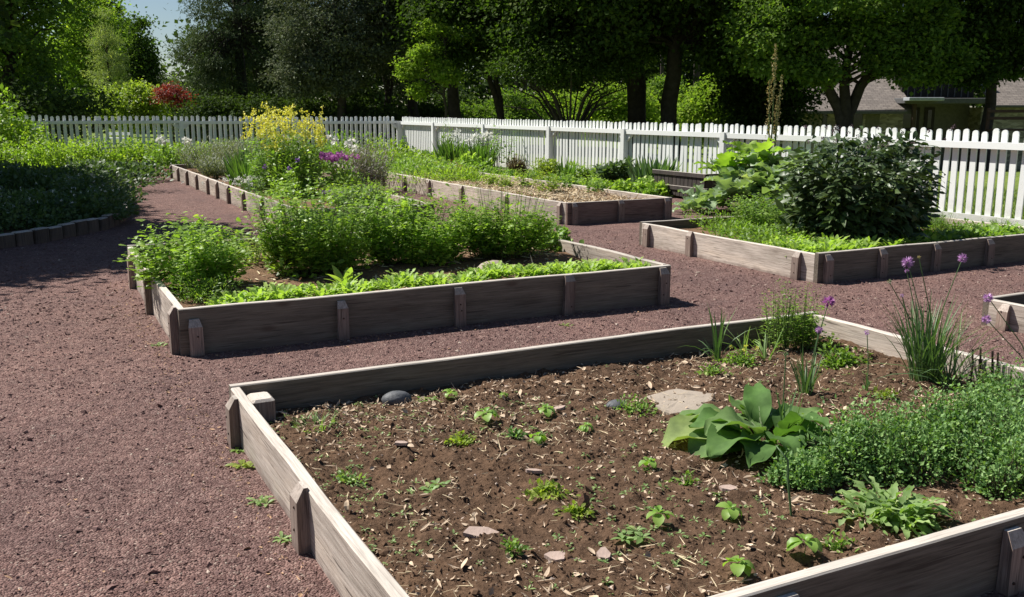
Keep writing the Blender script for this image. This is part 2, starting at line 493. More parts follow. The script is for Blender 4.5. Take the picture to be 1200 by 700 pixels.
def soilmat(name='dark_soil', k=1.0):
    m, nt, out = newmat(name)
    geo = nd(nt, 'NewGeometry'); pos = geo.outputs['Position']
    n1 = noise(nt, pos, 5, 6); n2 = noise(nt, pos, 55, 7, .7)
    c = ramp(nt, n2, [(.25, (.058 * k, .034 * k, .021 * k)), (.5, (.118 * k, .072 * k, .045 * k)), (.75, (.19 * k, .122 * k, .08 * k))])
    c = mixc(nt, 1.0, c, ramp(nt, n1, [(.3, (.75, .75, .76)), (.7, (1.25, 1.22, 1.18))]), 'MULTIPLY')
    bs = nd(nt, 'BsdfPrincipled'); bs.inputs['Roughness'].default_value = .95; bs.inputs['Specular IOR Level'].default_value = .1
    nt.links.new(c, bs.inputs['Base Color'])
    b = nd(nt, 'Bump'); b.inputs['Strength'].default_value = 1.0; b.inputs['Distance'].default_value = .015
    nt.links.new(n2, b.inputs['Height']); nt.links.new(b.outputs[0], bs.inputs['Normal'])
    nt.links.new(bs.outputs[0], out.inputs[0])
    return m


def lawnmat():
    m, nt, out = newmat('lawn_grass')
    geo = nd(nt, 'NewGeometry'); pos = geo.outputs['Position']
    n1 = noise(nt, pos, .35, 5); n2 = noise(nt, pos, 14, 6, .7)
    c = ramp(nt, n2, [(.3, (.09, .13, .03)), (.5, (.16, .22, .05)), (.7, (.25, .31, .085))])
    c = mixc(nt, 1.0, c, ramp(nt, n1, [(.3, (.75, .8, .75)), (.7, (1.2, 1.15, 1.0))]), 'MULTIPLY')
    bs = nd(nt, 'BsdfPrincipled'); bs.inputs['Roughness'].default_value = .9; bs.inputs['Specular IOR Level'].default_value = .1
    nt.links.new(c, bs.inputs['Base Color'])
    b = nd(nt, 'Bump'); b.inputs['Strength'].default_value = 1.0; b.inputs['Distance'].default_value = .05
    nt.links.new(n2, b.inputs['Height']); nt.links.new(b.outputs[0], bs.inputs['Normal'])
    nt.links.new(bs.outputs[0], out.inputs[0])
    return m


GRAVEL, SOIL, LAWN = gravelmat(), soilmat(), lawnmat()
SOIL2 = soilmat('mulched_soil', 1.5)
STONECHIP = plain('gravel_chip', (.17, .1, .088), .85, .2, .4, 30)
PALECHIP = plain('pale_chip', (.42, .33, .27), .85, .2, .3, 30)
LITTER = plain('dry_leaf', (.5, .38, .27), .8, .2, .4, 20)
STRAW = plain('straw', (.6, .49, .32), .7, .3, .3, 20)
CLOD = plain('soil_clod', (.12, .074, .047), .95, .1, .35, 40)
def whitemat():
    m, nt, out = newmat('white_paint'); geo = nd(nt, 'NewGeometry'); pos = geo.outputs['Position']
    sp = nd(nt, 'SeparateXYZ'); nt.links.new(pos, sp.inputs[0])
    n1 = noise(nt, pos, 7, 6, .7); n2 = noise(nt, pos, 40, 5, .7)
    mr = nd(nt, 'MapRange'); mr.inputs[1].default_value = .05; mr.inputs[2].default_value = .65; nt.links.new(sp.outputs[2], mr.inputs[0])
    sm = nd(nt, 'Math', operation='ADD'); nt.links.new(mr.outputs[0], sm.inputs[0]); nt.links.new(n1, sm.inputs[1])
    c = mixc(nt, ramp(nt, sm.outputs[0], [(.4, (.75, .75, .75)), (1.0, (0, 0, 0))]), (.76, .77, .74), (.5, .52, .42))
    c = mixc(nt, ramp(nt, n2, [(.66, (0, 0, 0)), (.74, (.7, .7, .7))]), c, (.42, .4, .36))
    oi = nd(nt, 'ObjectInfo'); br = nd(nt, 'MapRange'); br.inputs[3].default_value = .86; br.inputs[4].default_value = 1.04; nt.links.new(oi.outputs['Random'], br.inputs[0])
    cv = nd(nt, 'CombineColor'); [nt.links.new(br.outputs[0], cv.inputs[i]) for i in range(3)]
    c = mixc(nt, 1.0, c, cv.outputs[0], 'MULTIPLY')
    bs = nd(nt, 'BsdfPrincipled'); bs.inputs['Roughness'].default_value = .6; nt.links.new(c, bs.inputs['Base Color']); nt.links.new(bs.outputs[0], out.inputs[0])
    return m


WHITE = whitemat()
PETALW = leafmat('white_petal', (.75, .75, .7), (.85, .85, .82), .3, tcol=(1, 1, 1))
YELLOW = leafmat('yellow_petal', (0.8, 0.78, 0.08), (0.9, 0.9, 0.28), .3, tcol=(1, .95, .5))
PINK = leafmat('magenta_petal', (.4, .1, .36), (.58, .24, .55), .3, tcol=(1.1, 1, 1.1))
PURPLE = leafmat('violet_petal', (.22, .09, .4), (.36, .2, .52), .3, tcol=(1.1, 1, 1.1))
CHIVEF = leafmat('chive_petal', (.42, .2, .46), (.62, .4, .66), .3, tcol=(1.1, 1, 1.1))
BUFF = leafmat('seed_head', (0.3, 0.25, 0.1), (0.46, 0.38, 0.18), .25, tcol=(1.2, 1.1, .7))
STEM = leafmat('green_stem', (.07, .11, .03), (.12, .17, .05), .1)
WOODY = plain('woody_stem', (.07, .052, .04), .9, .1, .3, 20)
BARK = plain('tree_bark', (.055, .045, .038), .95, .1, .4, 6, 1.0, 14)

PARSLEY = leafmat('parsley_leaf', (0.165, 0.275, 0.04), (0.34, 0.47, 0.1), .42, .45, .3)
LOVAGE = leafmat('lovage_leaf', (0.155, 0.265, 0.038), (0.33, 0.45, 0.09), .38, .4, .45)
LETTUCE = leafmat('lettuce_leaf', (0.24, 0.36, 0.07), (0.42, 0.54, 0.16), .42, .5, .3)
FEATHER = leafmat('feathery_leaf', (0.13, 0.23, 0.04), (0.25, 0.36, 0.08), .4)
DARKLEAF = leafmat('dark_glossy_leaf', (0.035, 0.065, 0.02), (0.1, 0.145, 0.055), .2, .42, .45, tcol=(1.3, 1.5, .6))
RHUB = leafmat('big_pale_leaf', (.19, .27, .14), (.34, .43, .26), .3, .42, .5)
BURDOCK = leafmat('broad_leaf', (0.095, 0.185, 0.05), (0.21, 0.31, 0.12), .32, .7, .15, big=16)
THYME = leafmat('thyme_leaf', (0.07, 0.16, 0.04), (0.27, 0.42, 0.14), .25, .55, .3)
CHIVE = leafmat('chive_leaf', (0.075, 0.15, 0.06), (0.16, 0.25, 0.11), .25, .45, .4)
SEEDL = leafmat('seedling_leaf', (.2, .36, .06), (.34, .48, .12), .4, .45, .4)
WEED = leafmat('weed_leaf', (.17, .28, .08), (.33, .44, .19), .35)
MINT = leafmat('mint_leaf', (0.065, 0.115, 0.04), (0.13, 0.19, 0.08), .3)
HEDGE = leafmat('hedge_leaf', (0.17, 0.28, 0.035), (0.32, 0.42, 0.075), .42)
GREY = leafmat('lavender_leaf', (0.14, 0.165, 0.11), (0.26, 0.28, 0.2), .25)
IRIS = leafmat('iris_blade', (0.08, 0.165, 0.035), (0.16, 0.26, 0.07), .35)
YGREEN = leafmat('yellow_green_leaf', (.2, .28, .04), (.34, .4, .09), .42)
MIDG = leafmat('border_leaf', (0.14, 0.25, 0.045), (0.28, 0.4, 0.1), .38)
REDL = leafmat('red_chard_leaf', (.22, .07, .03), (.32, .14, .06), .3, tcol=(1.5, .9, .5))
# tree leaves
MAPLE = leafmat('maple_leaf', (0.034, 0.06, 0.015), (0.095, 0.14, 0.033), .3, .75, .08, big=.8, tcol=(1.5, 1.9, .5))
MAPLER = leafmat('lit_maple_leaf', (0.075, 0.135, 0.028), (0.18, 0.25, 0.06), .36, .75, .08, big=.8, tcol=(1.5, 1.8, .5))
SPRING = leafmat('spring_leaf', (0.15, 0.24, 0.035), (0.28, 0.37, 0.07), .42, .75, .08, big=.8)
SPRUCE = leafmat('spruce_needle', (0.055, 0.085, 0.038), (0.135, 0.17, 0.08), .15, .75, .08, big=.8, tcol=(1.2, 1.3, .8))
HOLLY = leafmat('grey_holly_leaf', (0.07, 0.09, 0.05), (0.17, 0.19, 0.12), .15, .75, .08, big=.8, tcol=(1.2, 1.3, .8))
PALEC = leafmat('pale_conifer_needle', (0.2, 0.25, 0.1), (0.34, 0.38, 0.19), .3, .75, .08, big=1.0)
REDM = leafmat('red_maple_leaf', (0.22, 0.045, 0.04), (0.34, 0.09, 0.07), .35, tcol=(1.5, .8, .6))
DARKW = leafmat('woodland_leaf', (0.035, 0.06, 0.018), (0.08, 0.12, 0.034), .25, .75, .08, big=.5)

# ------------------------------------------------------------------ world, sun, camera
SUN = np.array([-.5 * E2[0] + .64 * E1[0], -.5 * E2[1] + .64 * E1[1], 1.0]); SUN /= np.linalg.norm(SUN)
el = math.asin(SUN[2]); az = math.atan2(SUN[0], SUN[1])
w = bpy.data.worlds.new('World'); S.world = w; w.use_nodes = True
nt = w.node_tree
for n in list(nt.nodes): nt.nodes.remove(n)
wo = nt.nodes.new('ShaderNodeOutputWorld'); bg = nt.nodes.new('ShaderNodeBackground'); sk = nt.nodes.new('ShaderNodeTexSky')
sk.sky_type = 'NISHITA'; sk.sun_disc = False; sk.sun_elevation = el; sk.sun_rotation = az
sk.air_density = 1.0; sk.dust_density = .35; sk.ozone_density = 3.0
nt.links.new(sk.outputs[0], bg.inputs[0]); bg.inputs[1].default_value = .05; nt.links.new(bg.outputs[0], wo.inputs[0])
sl = bpy.data.lights.new('sun', 'SUN'); sl.energy = 5.0; sl.angle = R(.53); sl.color = (1, .965, .9)
so = bpy.data.objects.new('sun', sl); COL.objects.link(so)
so.rotation_euler = Vector([float(c) for c in SUN]).to_track_quat('Z', 'Y').to_euler(); so.location = (-20, 10, 30)
cam = bpy.data.cameras.new('camera'); cam.sensor_width = 36; cam.lens = FPX / 1200 * 36; cam.clip_end = 2000; cam.clip_start = .05
co = bpy.data.objects.new('camera', cam); COL.objects.link(co); co.location = (0, 0, HCAM); co.rotation_euler = (math.pi / 2 - PITCH, 0, 0)
S.camera = co
S.view_settings.view_transform = 'Standard'; S.view_settings.look = 'None'; S.view_settings.exposure = 0.66; S.view_settings.gamma = 1
S.view_settings.use_curve_mapping = False
S.render.engine = 'CYCLES'
S.cycles.max_bounces = 6; S.cycles.diffuse_bounces = 3; S.cycles.glossy_bounces = 2; S.cycles.transmission_bounces = 4
S.cycles.sample_clamp_indirect = 4

# ------------------------------------------------------------------ ground
mb = MB()
xs = np.concatenate([[-900, -400, -150], np.arange(-60, 61, 2.0), [150, 400, 900]])
ys = np.concatenate([[-60, -20], np.arange(-4, 100, 2.0), [150, 400, 1500]])
X, Y = np.meshgrid(xs, ys, indexing='ij')
V = np.stack([X, Y, gz(X, Y) - .02], -1).reshape(-1, 3)
ny = len(ys)
i, j = np.meshgrid(np.arange(len(xs) - 1), np.arange(ny - 1), indexing='ij')
F = np.stack([i * ny + j, (i + 1) * ny + j, (i + 1) * ny + j + 1, i * ny + j + 1], -1).reshape(-1, 4)
mb.add(V, F)
tag(mb.build('lawn', LAWN, smooth=True), kind='structure')

mb = MB()                                               # gravel paths: one gently uneven sheet
us = np.arange(-14, 11.01, .25); vs = np.arange(-6, 29.76, .25)
U, Vv = np.meshgrid(us, vs, indexing='ij')
P = U[..., None] * E2 + Vv[..., None] * E1
Z = .004 + .012 * vnoise(P[..., 0], P[..., 1], .9, 3) + .006 * vnoise(P[..., 0], P[..., 1], 2.2, 4)
V = np.concatenate([P, Z[..., None]], -1).reshape(-1, 3); nv = len(vs)
i, j = np.meshgrid(np.arange(len(us) - 1), np.arange(nv - 1), indexing='ij')
F = np.stack([i * nv + j, (i + 1) * nv + j, (i + 1) * nv + j + 1, i * nv + j + 1], -1).reshape(-1, 4)
mb.add(V, F)
tag(mb.build('gravel_path', GRAVEL, smooth=True), kind='structure')


def path_z(x, y):
    return .004 + .012 * vnoise(x, y, .9, 3) + .006 * vnoise(x, y, 2.2, 4)


BEDS = {'A': (.77, 4.4, 1.79, 4.44), 'B': (.77, 4.44, 6.0, 9.1), 'C': (6.1, 9.6, 6.12, 8.85), 'D': (5.95, 9.5, 1.6, 4.38),
        'E': (6.32, 8.0, 10.83, 21.5), 'F': (2.95, 4.76, 11.6, 22.6)}


def in_bed(x, y, pad=0.0):
    u = x * E2[0] + y * E2[1]; v = x * E1[0] + y * E1[1]
    m = np.zeros(len(x), bool)
    for a, b, c, d in BEDS.values():
        m |= (u > a - pad) & (u < b + pad) & (v > c - pad) & (v < d + pad)
    return m


n = 110000
Yp = 2.0 * (12 / 2.0) ** rng.random(n); Xp = (rng.random(n) * 2 - 1) * .6 * Yp
ok = ~in_bed(Xp, Yp, .02); Xp, Yp = Xp[ok], Yp[ok]
P = np.stack([Xp, Yp, path_z(Xp, Yp) + .001], 1)
mb = MB()
sz = (.0026 + .008 * rng.random(len(P)) ** 4) * np.clip(Yp / 4.5, .8, 1.6)
pale = rng.random(len(P)) < .035
chips(mb, P[~pale], sz[~pale], .5, 0); chips(mb, P[pale], sz[pale], .4, 1)
big = P[rng.random(len(P)) < .006]
chips(mb, big, .01 + .012 * rng.random(len(big)), .45, 0)
tag(mb.build('loose_gravel', [STONECHIP, PALECHIP]), kind='stuff')


# bits of bark and dead leaf that gather along the boards
n = 900
uu = np.where(rng.random(n) < .5, .72 - np.abs(rng.normal(size=n)) * .09, .9 + 3.5 * rng.random(n)); vv = np.where(uu < .75, 1.5 + 7.5 * rng.random(n), np.where(rng.random(n) < .5, 4.47 + np.abs(rng.normal(size=n)) * .1, 5.97 - np.abs(rng.normal(size=n)) * .1))
P = uu[:, None] * E2 + vv[:, None] * E1; P = np.concatenate([P, (path_z(P[:, 0], P[:, 1]) + .004)[:, None]], 1)
n2 = 500; y2 = 2.2 + 9 * rng.random(n2) ** 1.5; x2 = (rng.random(n2) * 2 - 1) * .6 * y2; k2 = ~in_bed(x2, y2, .02); x2, y2 = x2[k2], y2[k2]
P = np.concatenate([P, np.stack([x2, y2, path_z(x2, y2) + .006], 1)]); n = len(P); q = rnd_dir(n); q[:, 2] *= .15
mb = MB(); leaves(mb, P, q, np.array([0, 0, 1.]) + rng.normal(size=(n, 3)) * .35, .008 + .03 * rng.random(n) ** 3, .005 + .014 * rng.random(n) ** 3, OV, bend=rng.normal(size=n) * .7, fold=.3)
tag(mb.build('path_litter', plain('path_leaf_bits', (.4, .25, .15), .85, .15, .4, 20)), kind='stuff')


# ------------------------------------------------------------------ raised beds
def board(parent, axis, a0, a1, c0, c1, z0, z1, mat, name='board', tilt=0.0):
    """timber along local axis 0/1 from a0 to a1, across c0..c1"""
    n = max(3, int((a1 - a0) / .35) + 1)
    c = .005
    prof = [(c0 + c, z0), (c1 - c, z0), (c1, z0 + c), (c1, z1 - c), (c1 - c, z1), (c0 + c, z1), (c0, z1 - c), (c0, z0 + c)]
    t = np.linspace(a0, a1, n)
    wob = np.cumsum(rng.normal(size=n)) * .0034; wob -= np.linspace(wob[0], wob[-1], n)
    wz = np.cumsum(rng.normal(size=n)) * .0028; wz -= np.linspace(wz[0], wz[-1], n)
    V = []
    for k in range(n):
        for (cc, zz) in prof:
            zt = zz + (wz[k] if zz > z0 + .02 else 0) + tilt * (k / (n - 1) - .5) * (1 if zz > z0 + .02 else 0)
            p = (t[k], cc + wob[k], zt)
            V.append(p if axis == 0 else (p[1], p[0], p[2]))
    F = [tuple(range(7, -1, -1)), tuple(range((n - 1) * 8, n * 8))]
    for k in range(n - 1):
        for j in range(8):
            F.append((k * 8 + j, k * 8 + (j + 1) % 8, k * 8 + 8 + (j + 1) % 8, k * 8 + 8 + j))
    if axis == 1:
        F = [q[::-1] for q in F]
    m = MB(); m.add(V, F)
    return m.build(name, mat, parent)


def stake(parent, side, pos, bed, h, mat, wd=.085, dp=.045, ch=.045):
    """stake on the outside of a board, its outer top edge cut off at a slant"""
    bu, bv = bed
    g = .003
    m = MB(); lean = rng.normal() * .006
    hw = wd / 2 * (1 + rng.normal() * .06)
    prof = [(0, -.05), (dp, -.05), (dp, h - ch), (dp * .35, h), (0, h)]
    V = []
    for s, inset in ((-1, 0), (1, 0)):
        for d, z in prof:
            a = pos + s * (hw - (.012 if z > h - .02 else 0)) + lean * z / h
            if side == 'L': V.append((-g - d, a, z))
            elif side == 'R': V.append((bu + g + d, a, z))
            elif side == 'F': V.append((a, -g - d, z))
            elif side == 'B': V.append((a, bv + g + d, z))
            elif side == 'FI': V.append((a, .05 + g + d, z))
    F = [(0, 1, 2, 3, 4), (9, 8, 7, 6, 5)]
    for k in range(5):
        F.append((k, 5 + k, 5 + (k + 1) % 5, (k + 1) % 5))
    if side in ('R', 'F'):
        F = [q[::-1] for q in F]
    m.add(V, F)
    for zz in (h * .62, h * .3):
        if rng.random() < .25: continue
        a = pos + rng.normal() * .012; z = zz + rng.normal() * .015
        c3 = {'L': (-g - dp, a, z), 'R': (bu + g + dp, a, z), 'F': (a, -g - dp, z), 'B': (a, bv + g + dp, z)}[side]
        blob(m, c3, .006, .006, .006, 1, .0, 1)
    return m.build('stake', [mat, RUST], parent)


def bed(key, label, h, soil, soilmat_, stakes, group='raised garden beds', hst=None, front=None, res=.06, amp=.02, th=.045, seed=1, seglen=2.5, nofront=False):
    u0, u1, v0, v1 = BEDS[key]
    root = thing('raised_bed', label, 'raised bed', W(u0, v0), ANG, group)
    lu, lv = u1 - u0, v1 - v0

    def run(axis, a0, a1, c0, c1, mat, hh=h):
        k = max(1, round((a1 - a0) / seglen)) if (a1 - a0) > 4 else 1
        e = np.linspace(a0, a1, k + 1)
        for q in range(k):
            board(root, axis, e[q] + (.003 if q else 0), e[q + 1] - (.003 if q < k - 1 else 0), c0, c1, -.03, hh + rng.normal() * .003, mat, tilt=rng.normal() * .004)
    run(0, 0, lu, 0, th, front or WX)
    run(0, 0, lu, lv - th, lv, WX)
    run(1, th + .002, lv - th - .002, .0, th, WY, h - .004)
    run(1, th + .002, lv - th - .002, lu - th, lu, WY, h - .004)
    for side, pos, hs in stakes:
        stake(root, side, pos - (v0 if side in 'LR' else u0), (lu, lv), hs, WZ)
    # soil
    xs = np.linspace(th + .001, lu - th - .001, max(8, int(lu / res))); ys = np.linspace(th + .001, lv - th - .001, max(8, int(lv / res)))
    X, Y = np.meshgrid(xs, ys, indexing='ij')
    Zs = soil_height(key, X, Y)
    ny = len(ys)
    i, j = np.meshgrid(np.arange(len(xs) - 1), np.arange(ny - 1), indexing='ij')
    F = np.stack([i * ny + j, (i + 1) * ny + j, (i + 1) * ny + j + 1, i * ny + j + 1], -1).reshape(-1, 4)
    m = MB(); m.add(np.stack([X, Y, Zs], -1).reshape(-1, 3), F)
    m.build('soil', soilmat_, root, smooth=True)
    return root


SOILZ = {'A': .105, 'B': .2, 'C': .17, 'D': .12, 'E': .22, 'F': .2}


def soil_height(key, X, Y):
    z = SOILZ[key]
    if key == 'A':
        return z + .03 * (vnoise(X, Y, 1.6, 20) - .5) + .03 * (vnoise(X, Y, 6, 21) - .5) + .024 * (vnoise(X, Y, 17, 22) - .5) + .015 * (vnoise(X, Y, 42, 23) - .5) + .014 * np.maximum(vnoise(X, Y, 26, 24) - .62, 0) * 2.2
    return z + .05 * (vnoise(X, Y, 2, 30) - .5) + .03 * (vnoise(X, Y, 9, 31) - .5)


def on_soil(key, p):
    """z of the soil of a bed under world point(s) p"""
    u0, _, v0, _ = BEDS[key]
    p = np.atleast_2d(p)
    u = p[:, 0] * E2[0] + p[:, 1] * E2[1] - u0; v = p[:, 0] * E1[0] + p[:, 1] * E1[1] - v0
    return soil_height(key, u, v)


def soil_at(key, px, py):
    p = at(px, py, SOILZ[key]); p[2] = on_soil(key, p)[0] - .004
    return p


bedA = bed('A', 'nearest timber raised bed of bare brown soil with scattered seedlings', .24, .1, SOIL,
           [('L', 4.24, .235), ('L', 3.07, .245), ('F', 1.73, .215), ('F', 2.66, .215)], res=.0125, seed=5)
# weathered post inside the far corner of the nearest bed
m = MB(); box(m, .06, .17, 2.45, 2.59, .0, .205, 0, .012); m.build('corner_post', WZ, bedA)
bed('B', 'raised bed packed with parsley behind a row of pale lettuce', .31, .2, SOIL2,
    [('F', .86, .24), ('F', 1.79, .27), ('F', 2.63, .29), ('F', 3.5, .31), ('F', 4.36, .3), ('L', 6.1, .31), ('L', 7.42, .31), ('L', 8.62, .31), ('R', 6.3, .3), ('R', 8.0, .3)])
bed('C', 'raised bed holding the big dark shrub beside the picket fence', .27, .17, SOIL2,
    [('L', 6.36, .26), ('L', 7.9, .27), ('L', 8.68, .26), ('F', 6.2, .26), ('F', 6.86, .27), ('F', 7.55, .27), ('F', 8.3, .27), ('F', 9.05, .27)])
bed('D', 'raised bed of which only one empty timber corner shows past the chives', .2, .1, SOIL,
    [('L', 4.2, .19), ('L', 2.9, .2)])
bed('E', 'long raised bed mulched with straw before the fence border', .31, .2, SOIL2,
    [('F', 6.42, .3), ('F', 7.14, .31), ('F', 7.9, .31)] + [('L', x, .3) for x in (11.0, 12.6, 14.2, 15.6, 16.8, 18.0, 19.3, 20.6)], front=BX)
bed('F', 'long raised bed with yellow flowers and closely spaced stakes', .3, .2, SOIL2,
    [('L', x, .3) for x in (22.45, 21.4, 20.2, 19.0, 17.8, 16.9, 15.9, 14.7, 13.5, 12.3)])

# ------------------------------------------------------------------ litter on the soil of the nearest bed
u0, u1, v0, v1 = BEDS['A']


def scatterA(n, pad=.07, dens=None):
    u = u0 + pad + rng.random(n) * (u1 - u0 - 2 * pad); v = v0 + pad + rng.random(n) * (v1 - v0 - 2 * pad)
    if dens is not None:
        k = rng.random(n) < dens(u, v); u, v = u[k], v[k]
    P = u[:, None] * E2 + v[:, None] * E1
    return np.concatenate([P, on_soil('A', P)[:, None]], 1)


P = scatterA(26000); mb = MB(); chips(mb, P, .0025 + .009 * rng.random(len(P)) ** 4, .8)
for p in scatterA(420, dens=lambda u, v: vnoise(u, v, 1.3, 80)): s_ = .008 + .016 * rng.random() ** 2; blob(mb, p, s_, s_ * .8, s_ * .7, 0, .14, 1)
tag(mb.build('soil_clods', CLOD), kind='stuff')
P = scatterA(14000, dens=lambda u, v: .12 + 1.1 * vnoise(u, v, 1.7, 77) ** 2); n = len(P); mb = MB()
q = rnd_dir(n); q[:, 2] *= .2
leaves(mb, P + [0, 0, .006], q, np.array([0, 0, 1.]) + rng.normal(size=(n, 3)) * .45, .006 + .05 * rng.random(n) ** 3.6, .004 + .022 * rng.random(n) ** 3.6, OV, bend=rng.normal(size=n) * .9, fold=.3, mat=0)
P = scatterA(4200, dens=lambda u, v: .1 + 1.2 * vnoise(u, v, 2.3, 79) ** 2); n = len(P); q = rnd_dir(n); q[:, 2] *= .12
leaves(mb, P + [0, 0, .008], q, np.array([0, 0, 1.]) + rng.normal(size=(n, 3)) * .4, .02 + .09 * rng.random(n) ** 3, .0022 + .0018 * rng.random(n), BLADE, bend=rng.normal(size=n) * .5, fold=.6, mat=1)
P = scatterA(900); chips(mb, P, .003 + .008 * rng.random(len(P)) ** 2, .4, 2)
tag(mb.build('dry_leaf_litter', [LITTER, STRAW, PALECHIP]), kind='stuff')
mb = MB()
P = scatterA(3600, dens=lambda u, v: np.clip((vnoise(u, v, 2.1, 78) - .33) * 2.6, 0, 1) * np.clip(1.25 - .33 * (u - u0), .12, 1))
for p in P:
    rosette(mb, p, int(rng.integers(3, 7)), (.01 + .018 * rng.random() ** 2), .006 + .007 * rng.random(), .1, .9, OV, bend=.7, mat=0, r0=.003)
tag(mb.build('weed_sprouts', WEED), kind='stuff')


# ------------------------------------------------------------------ plants: helpers
def plant(name, label, cat, loc, fn, mats, group=None, smooth=True):
    """one plant: its foliage, stems and blossoms are parts"""
    m = MB(); loc = np.asarray(loc, float)
    fn(m, loc)
    kinds = []
    for c in m.m:
        mt = mats[int(c[0])] if len(c) else mats[0]
        kinds.append('blossoms' if 'petal' in mt.name or 'bud' in mt.name else ('stems' if mt in (STEM, WOODY) else 'foliage'))
    if len(set(kinds)) == 1:
        return tag(m.build(name, mats, loc=loc, smooth=smooth), label, cat, group)
    root = thing(name, label, cat, loc, 0, group)
    start = np.concatenate([[0], np.cumsum([len(v) for v in m.v])])
    # every add() call made one vertex chunk; match face chunks to it
    for kd in ('foliage', 'stems', 'blossoms'):
        q = MB()
        for f, mi, k2 in zip(m.f, m.m, kinds):
            if k2 != kd or not len(f): continue
            i = int(np.searchsorted(start, f.min(), 'right') - 1); j = int(np.searchsorted(start, f.max(), 'right') - 1)
            vv = np.concatenate(m.v[i:j + 1]) - loc.astype(np.float32)
            q.add(vv, f - start[i], 0)
            mt = mats[int(mi[0])]
        if q.f:
            o = q.build(kd, mt, root, smooth=smooth)
            if kd != 'foliage': o['kind'] = 'stuff'
    return root


# seedlings of the nearest bed
SEEDS = [(772, 620, 1.05, 'bright basil seedling in the middle of the soil, facing the lettuce-like rosette'),
         (856, 612, 1.0, 'cupped basil seedling just left of the grey thyme edge'),
         (941, 660, 1.2, 'largest basil seedling, casting a round shadow near the front board'),
         (864, 683, 1.05, 'basil seedling standing closest to the front board'),
         (760, 553, .85, 'small flat-topped seedling below the pale stone slab'),
         (570, 494, 1.25, 'tall drooping pale seedling in line with the dark round stone'),
         (640, 487, .95, 'rounded seedling beside a shadowed hollow near the back board'),
         (630, 522, .95, 'floppy yellow-green seedling beside a blue-green weed'),
         (687, 505, .75, 'small seedling with one wide yellowish leaf'),
         (528, 466, .8, 'pale seedling growing next to the weeds at the back board'),
         (590, 470, .5, 'tiniest seedling, tucked against the back board')]
for k, (px, py, s, lab) in enumerate(SEEDS):
    p = soil_at('A', px, py)

    def f(m, c, s=s):
        hh = .05 * s
        leaves(m, c, [0.1, -.05, 1], [1, 0, 0], hh, .006, BLADE, fold=.6, mat=1)
        rosette(m, c + [0, 0, hh * .9], 5, .06 * s, .044 * s, -.1, .5, OV, bend=1.4, fold=.25, r0=.004, svar=.25)
        rosette(m, c + [0, 0, hh], 4, .03 * s, .02 * s, .5, 1.1, OV, bend=.8, fold=.35, r0=.002)
    plant('basil_seedling', lab, 'seedling', p, f, [SEEDL, STEM], 'seedlings in the bare soil')

# weeds in and beside the nearest bed
WEEDS = [(368, 500, .11, .05, 90, WEED, 'grassy weed tuft near the far left corner post', 'b'),
         (478, 486, .1, .05, 60, WEED, 'pale weed rosette cluster beside the dark round stone', 'r'),
         (512, 470, .12, .05, 70, MIDG, 'dark low weed patch against the shaded back board', 'r'),
         (746, 482, .13, .07, 120, MIDG, 'leafy herb clump touching the smaller dark stone', 'd'),
         (541, 517, .07, .035, 90, YGREEN, 'round mossy yellow-green tuft', 'd'),
         (640, 582, .1, .035, 120, YGREEN, 'long strip of bright mossy weed in mid soil', 'd'),
         (676, 606, .07, .035, 90, YGREEN, 'mossy tuft beside the brown pine cone', 'd'),
         (605, 512, .05, .04, 40, THYME, 'blue-green weed beside the floppy seedling', 'd'),
         (804, 570, .07, .05, 50, FEATHER, 'feathery brown-tipped weed between seedlings and thyme', 'd'),
         (520, 566, .09, .04, 50, WEED, 'loose pale weed cluster in the middle left soil', 'r'),
         (408, 560, .1, .04, 60, WEED, 'sprawling weed patch along the left board', 'd'),
         (600, 655, .05, .06, 30, MIDG, 'thin upright dark weed by the pink flat stone', 'd'),
         (735, 640, .08, .04, 40, WEED, 'flat weed halfway between the seedling rows', 'r'),
         (980, 640, .08, .04, 50, MIDG, 'low weed just below the jagged rosette', 'd'),
         (836, 442, .1, .07, 90, MIDG, 'clover-like weed at the foot of the garlic blades', 'd'),
         (1036, 470, .1, .05, 60, YGREEN, 'yellowish weed patch in front of the lone chive flower', 'd')]
for px, py, r, h, n, mt, lab, kind in WEEDS:
    p = soil_at('A', px, py); r *= .8; n = int(n * .7)

    def f(m, c):
        if kind == 'b': blades(m, c, r, n, h * 1.6, .006, 1.0, 1.2)
        elif kind == 'd': dome(m, c, r, r * .8, h, n * 4, .018, .01, OV, shell=.0, lump=.3, bend=.6)
        else:
            for _ in range(max(4, n // 9)):
                q = c + np.array([rng.normal() * r * .5, rng.normal() * r * .5, .002])
                rosette(m, q, 7, .045, .02, .1, .8, OV, bend=.9, r0=.004)
    plant('weed', lab, 'weed', p, f, [mt, STEM])
for px, py, s, lab, mt in ((283, 546, 1.0, 'bright dandelion-like weed beside the corner stake outside the left board', YGREEN), (303, 588, .9, 'flat pale weed in the gravel between two stakes', WEED),
                           (330, 632, .8, 'small weed in the gravel at the foot of the second stake', WEED), (278, 528, .6, 'dark little weed right under the corner stake', MIDG),
                           (185, 405, .9, 'small weed at the foot of the left board of the parsley bed', WEED), (662, 382, .8, 'weed in the gravel under a front stake of the parsley bed', MIDG)):
    plant('gravel_weed', lab, 'weed', at(px, py, .012), lambda m, c: (rosette(m, c, 9, .07 * s, .025 * s, .1, .7, LOBED, bend=.7, r0=.004), rosette(m, c + [.04 * s, -.02, 0], 6, .05 * s, .02 * s, .2, .9, OV, bend=.7, r0=.004)), [mt], None)

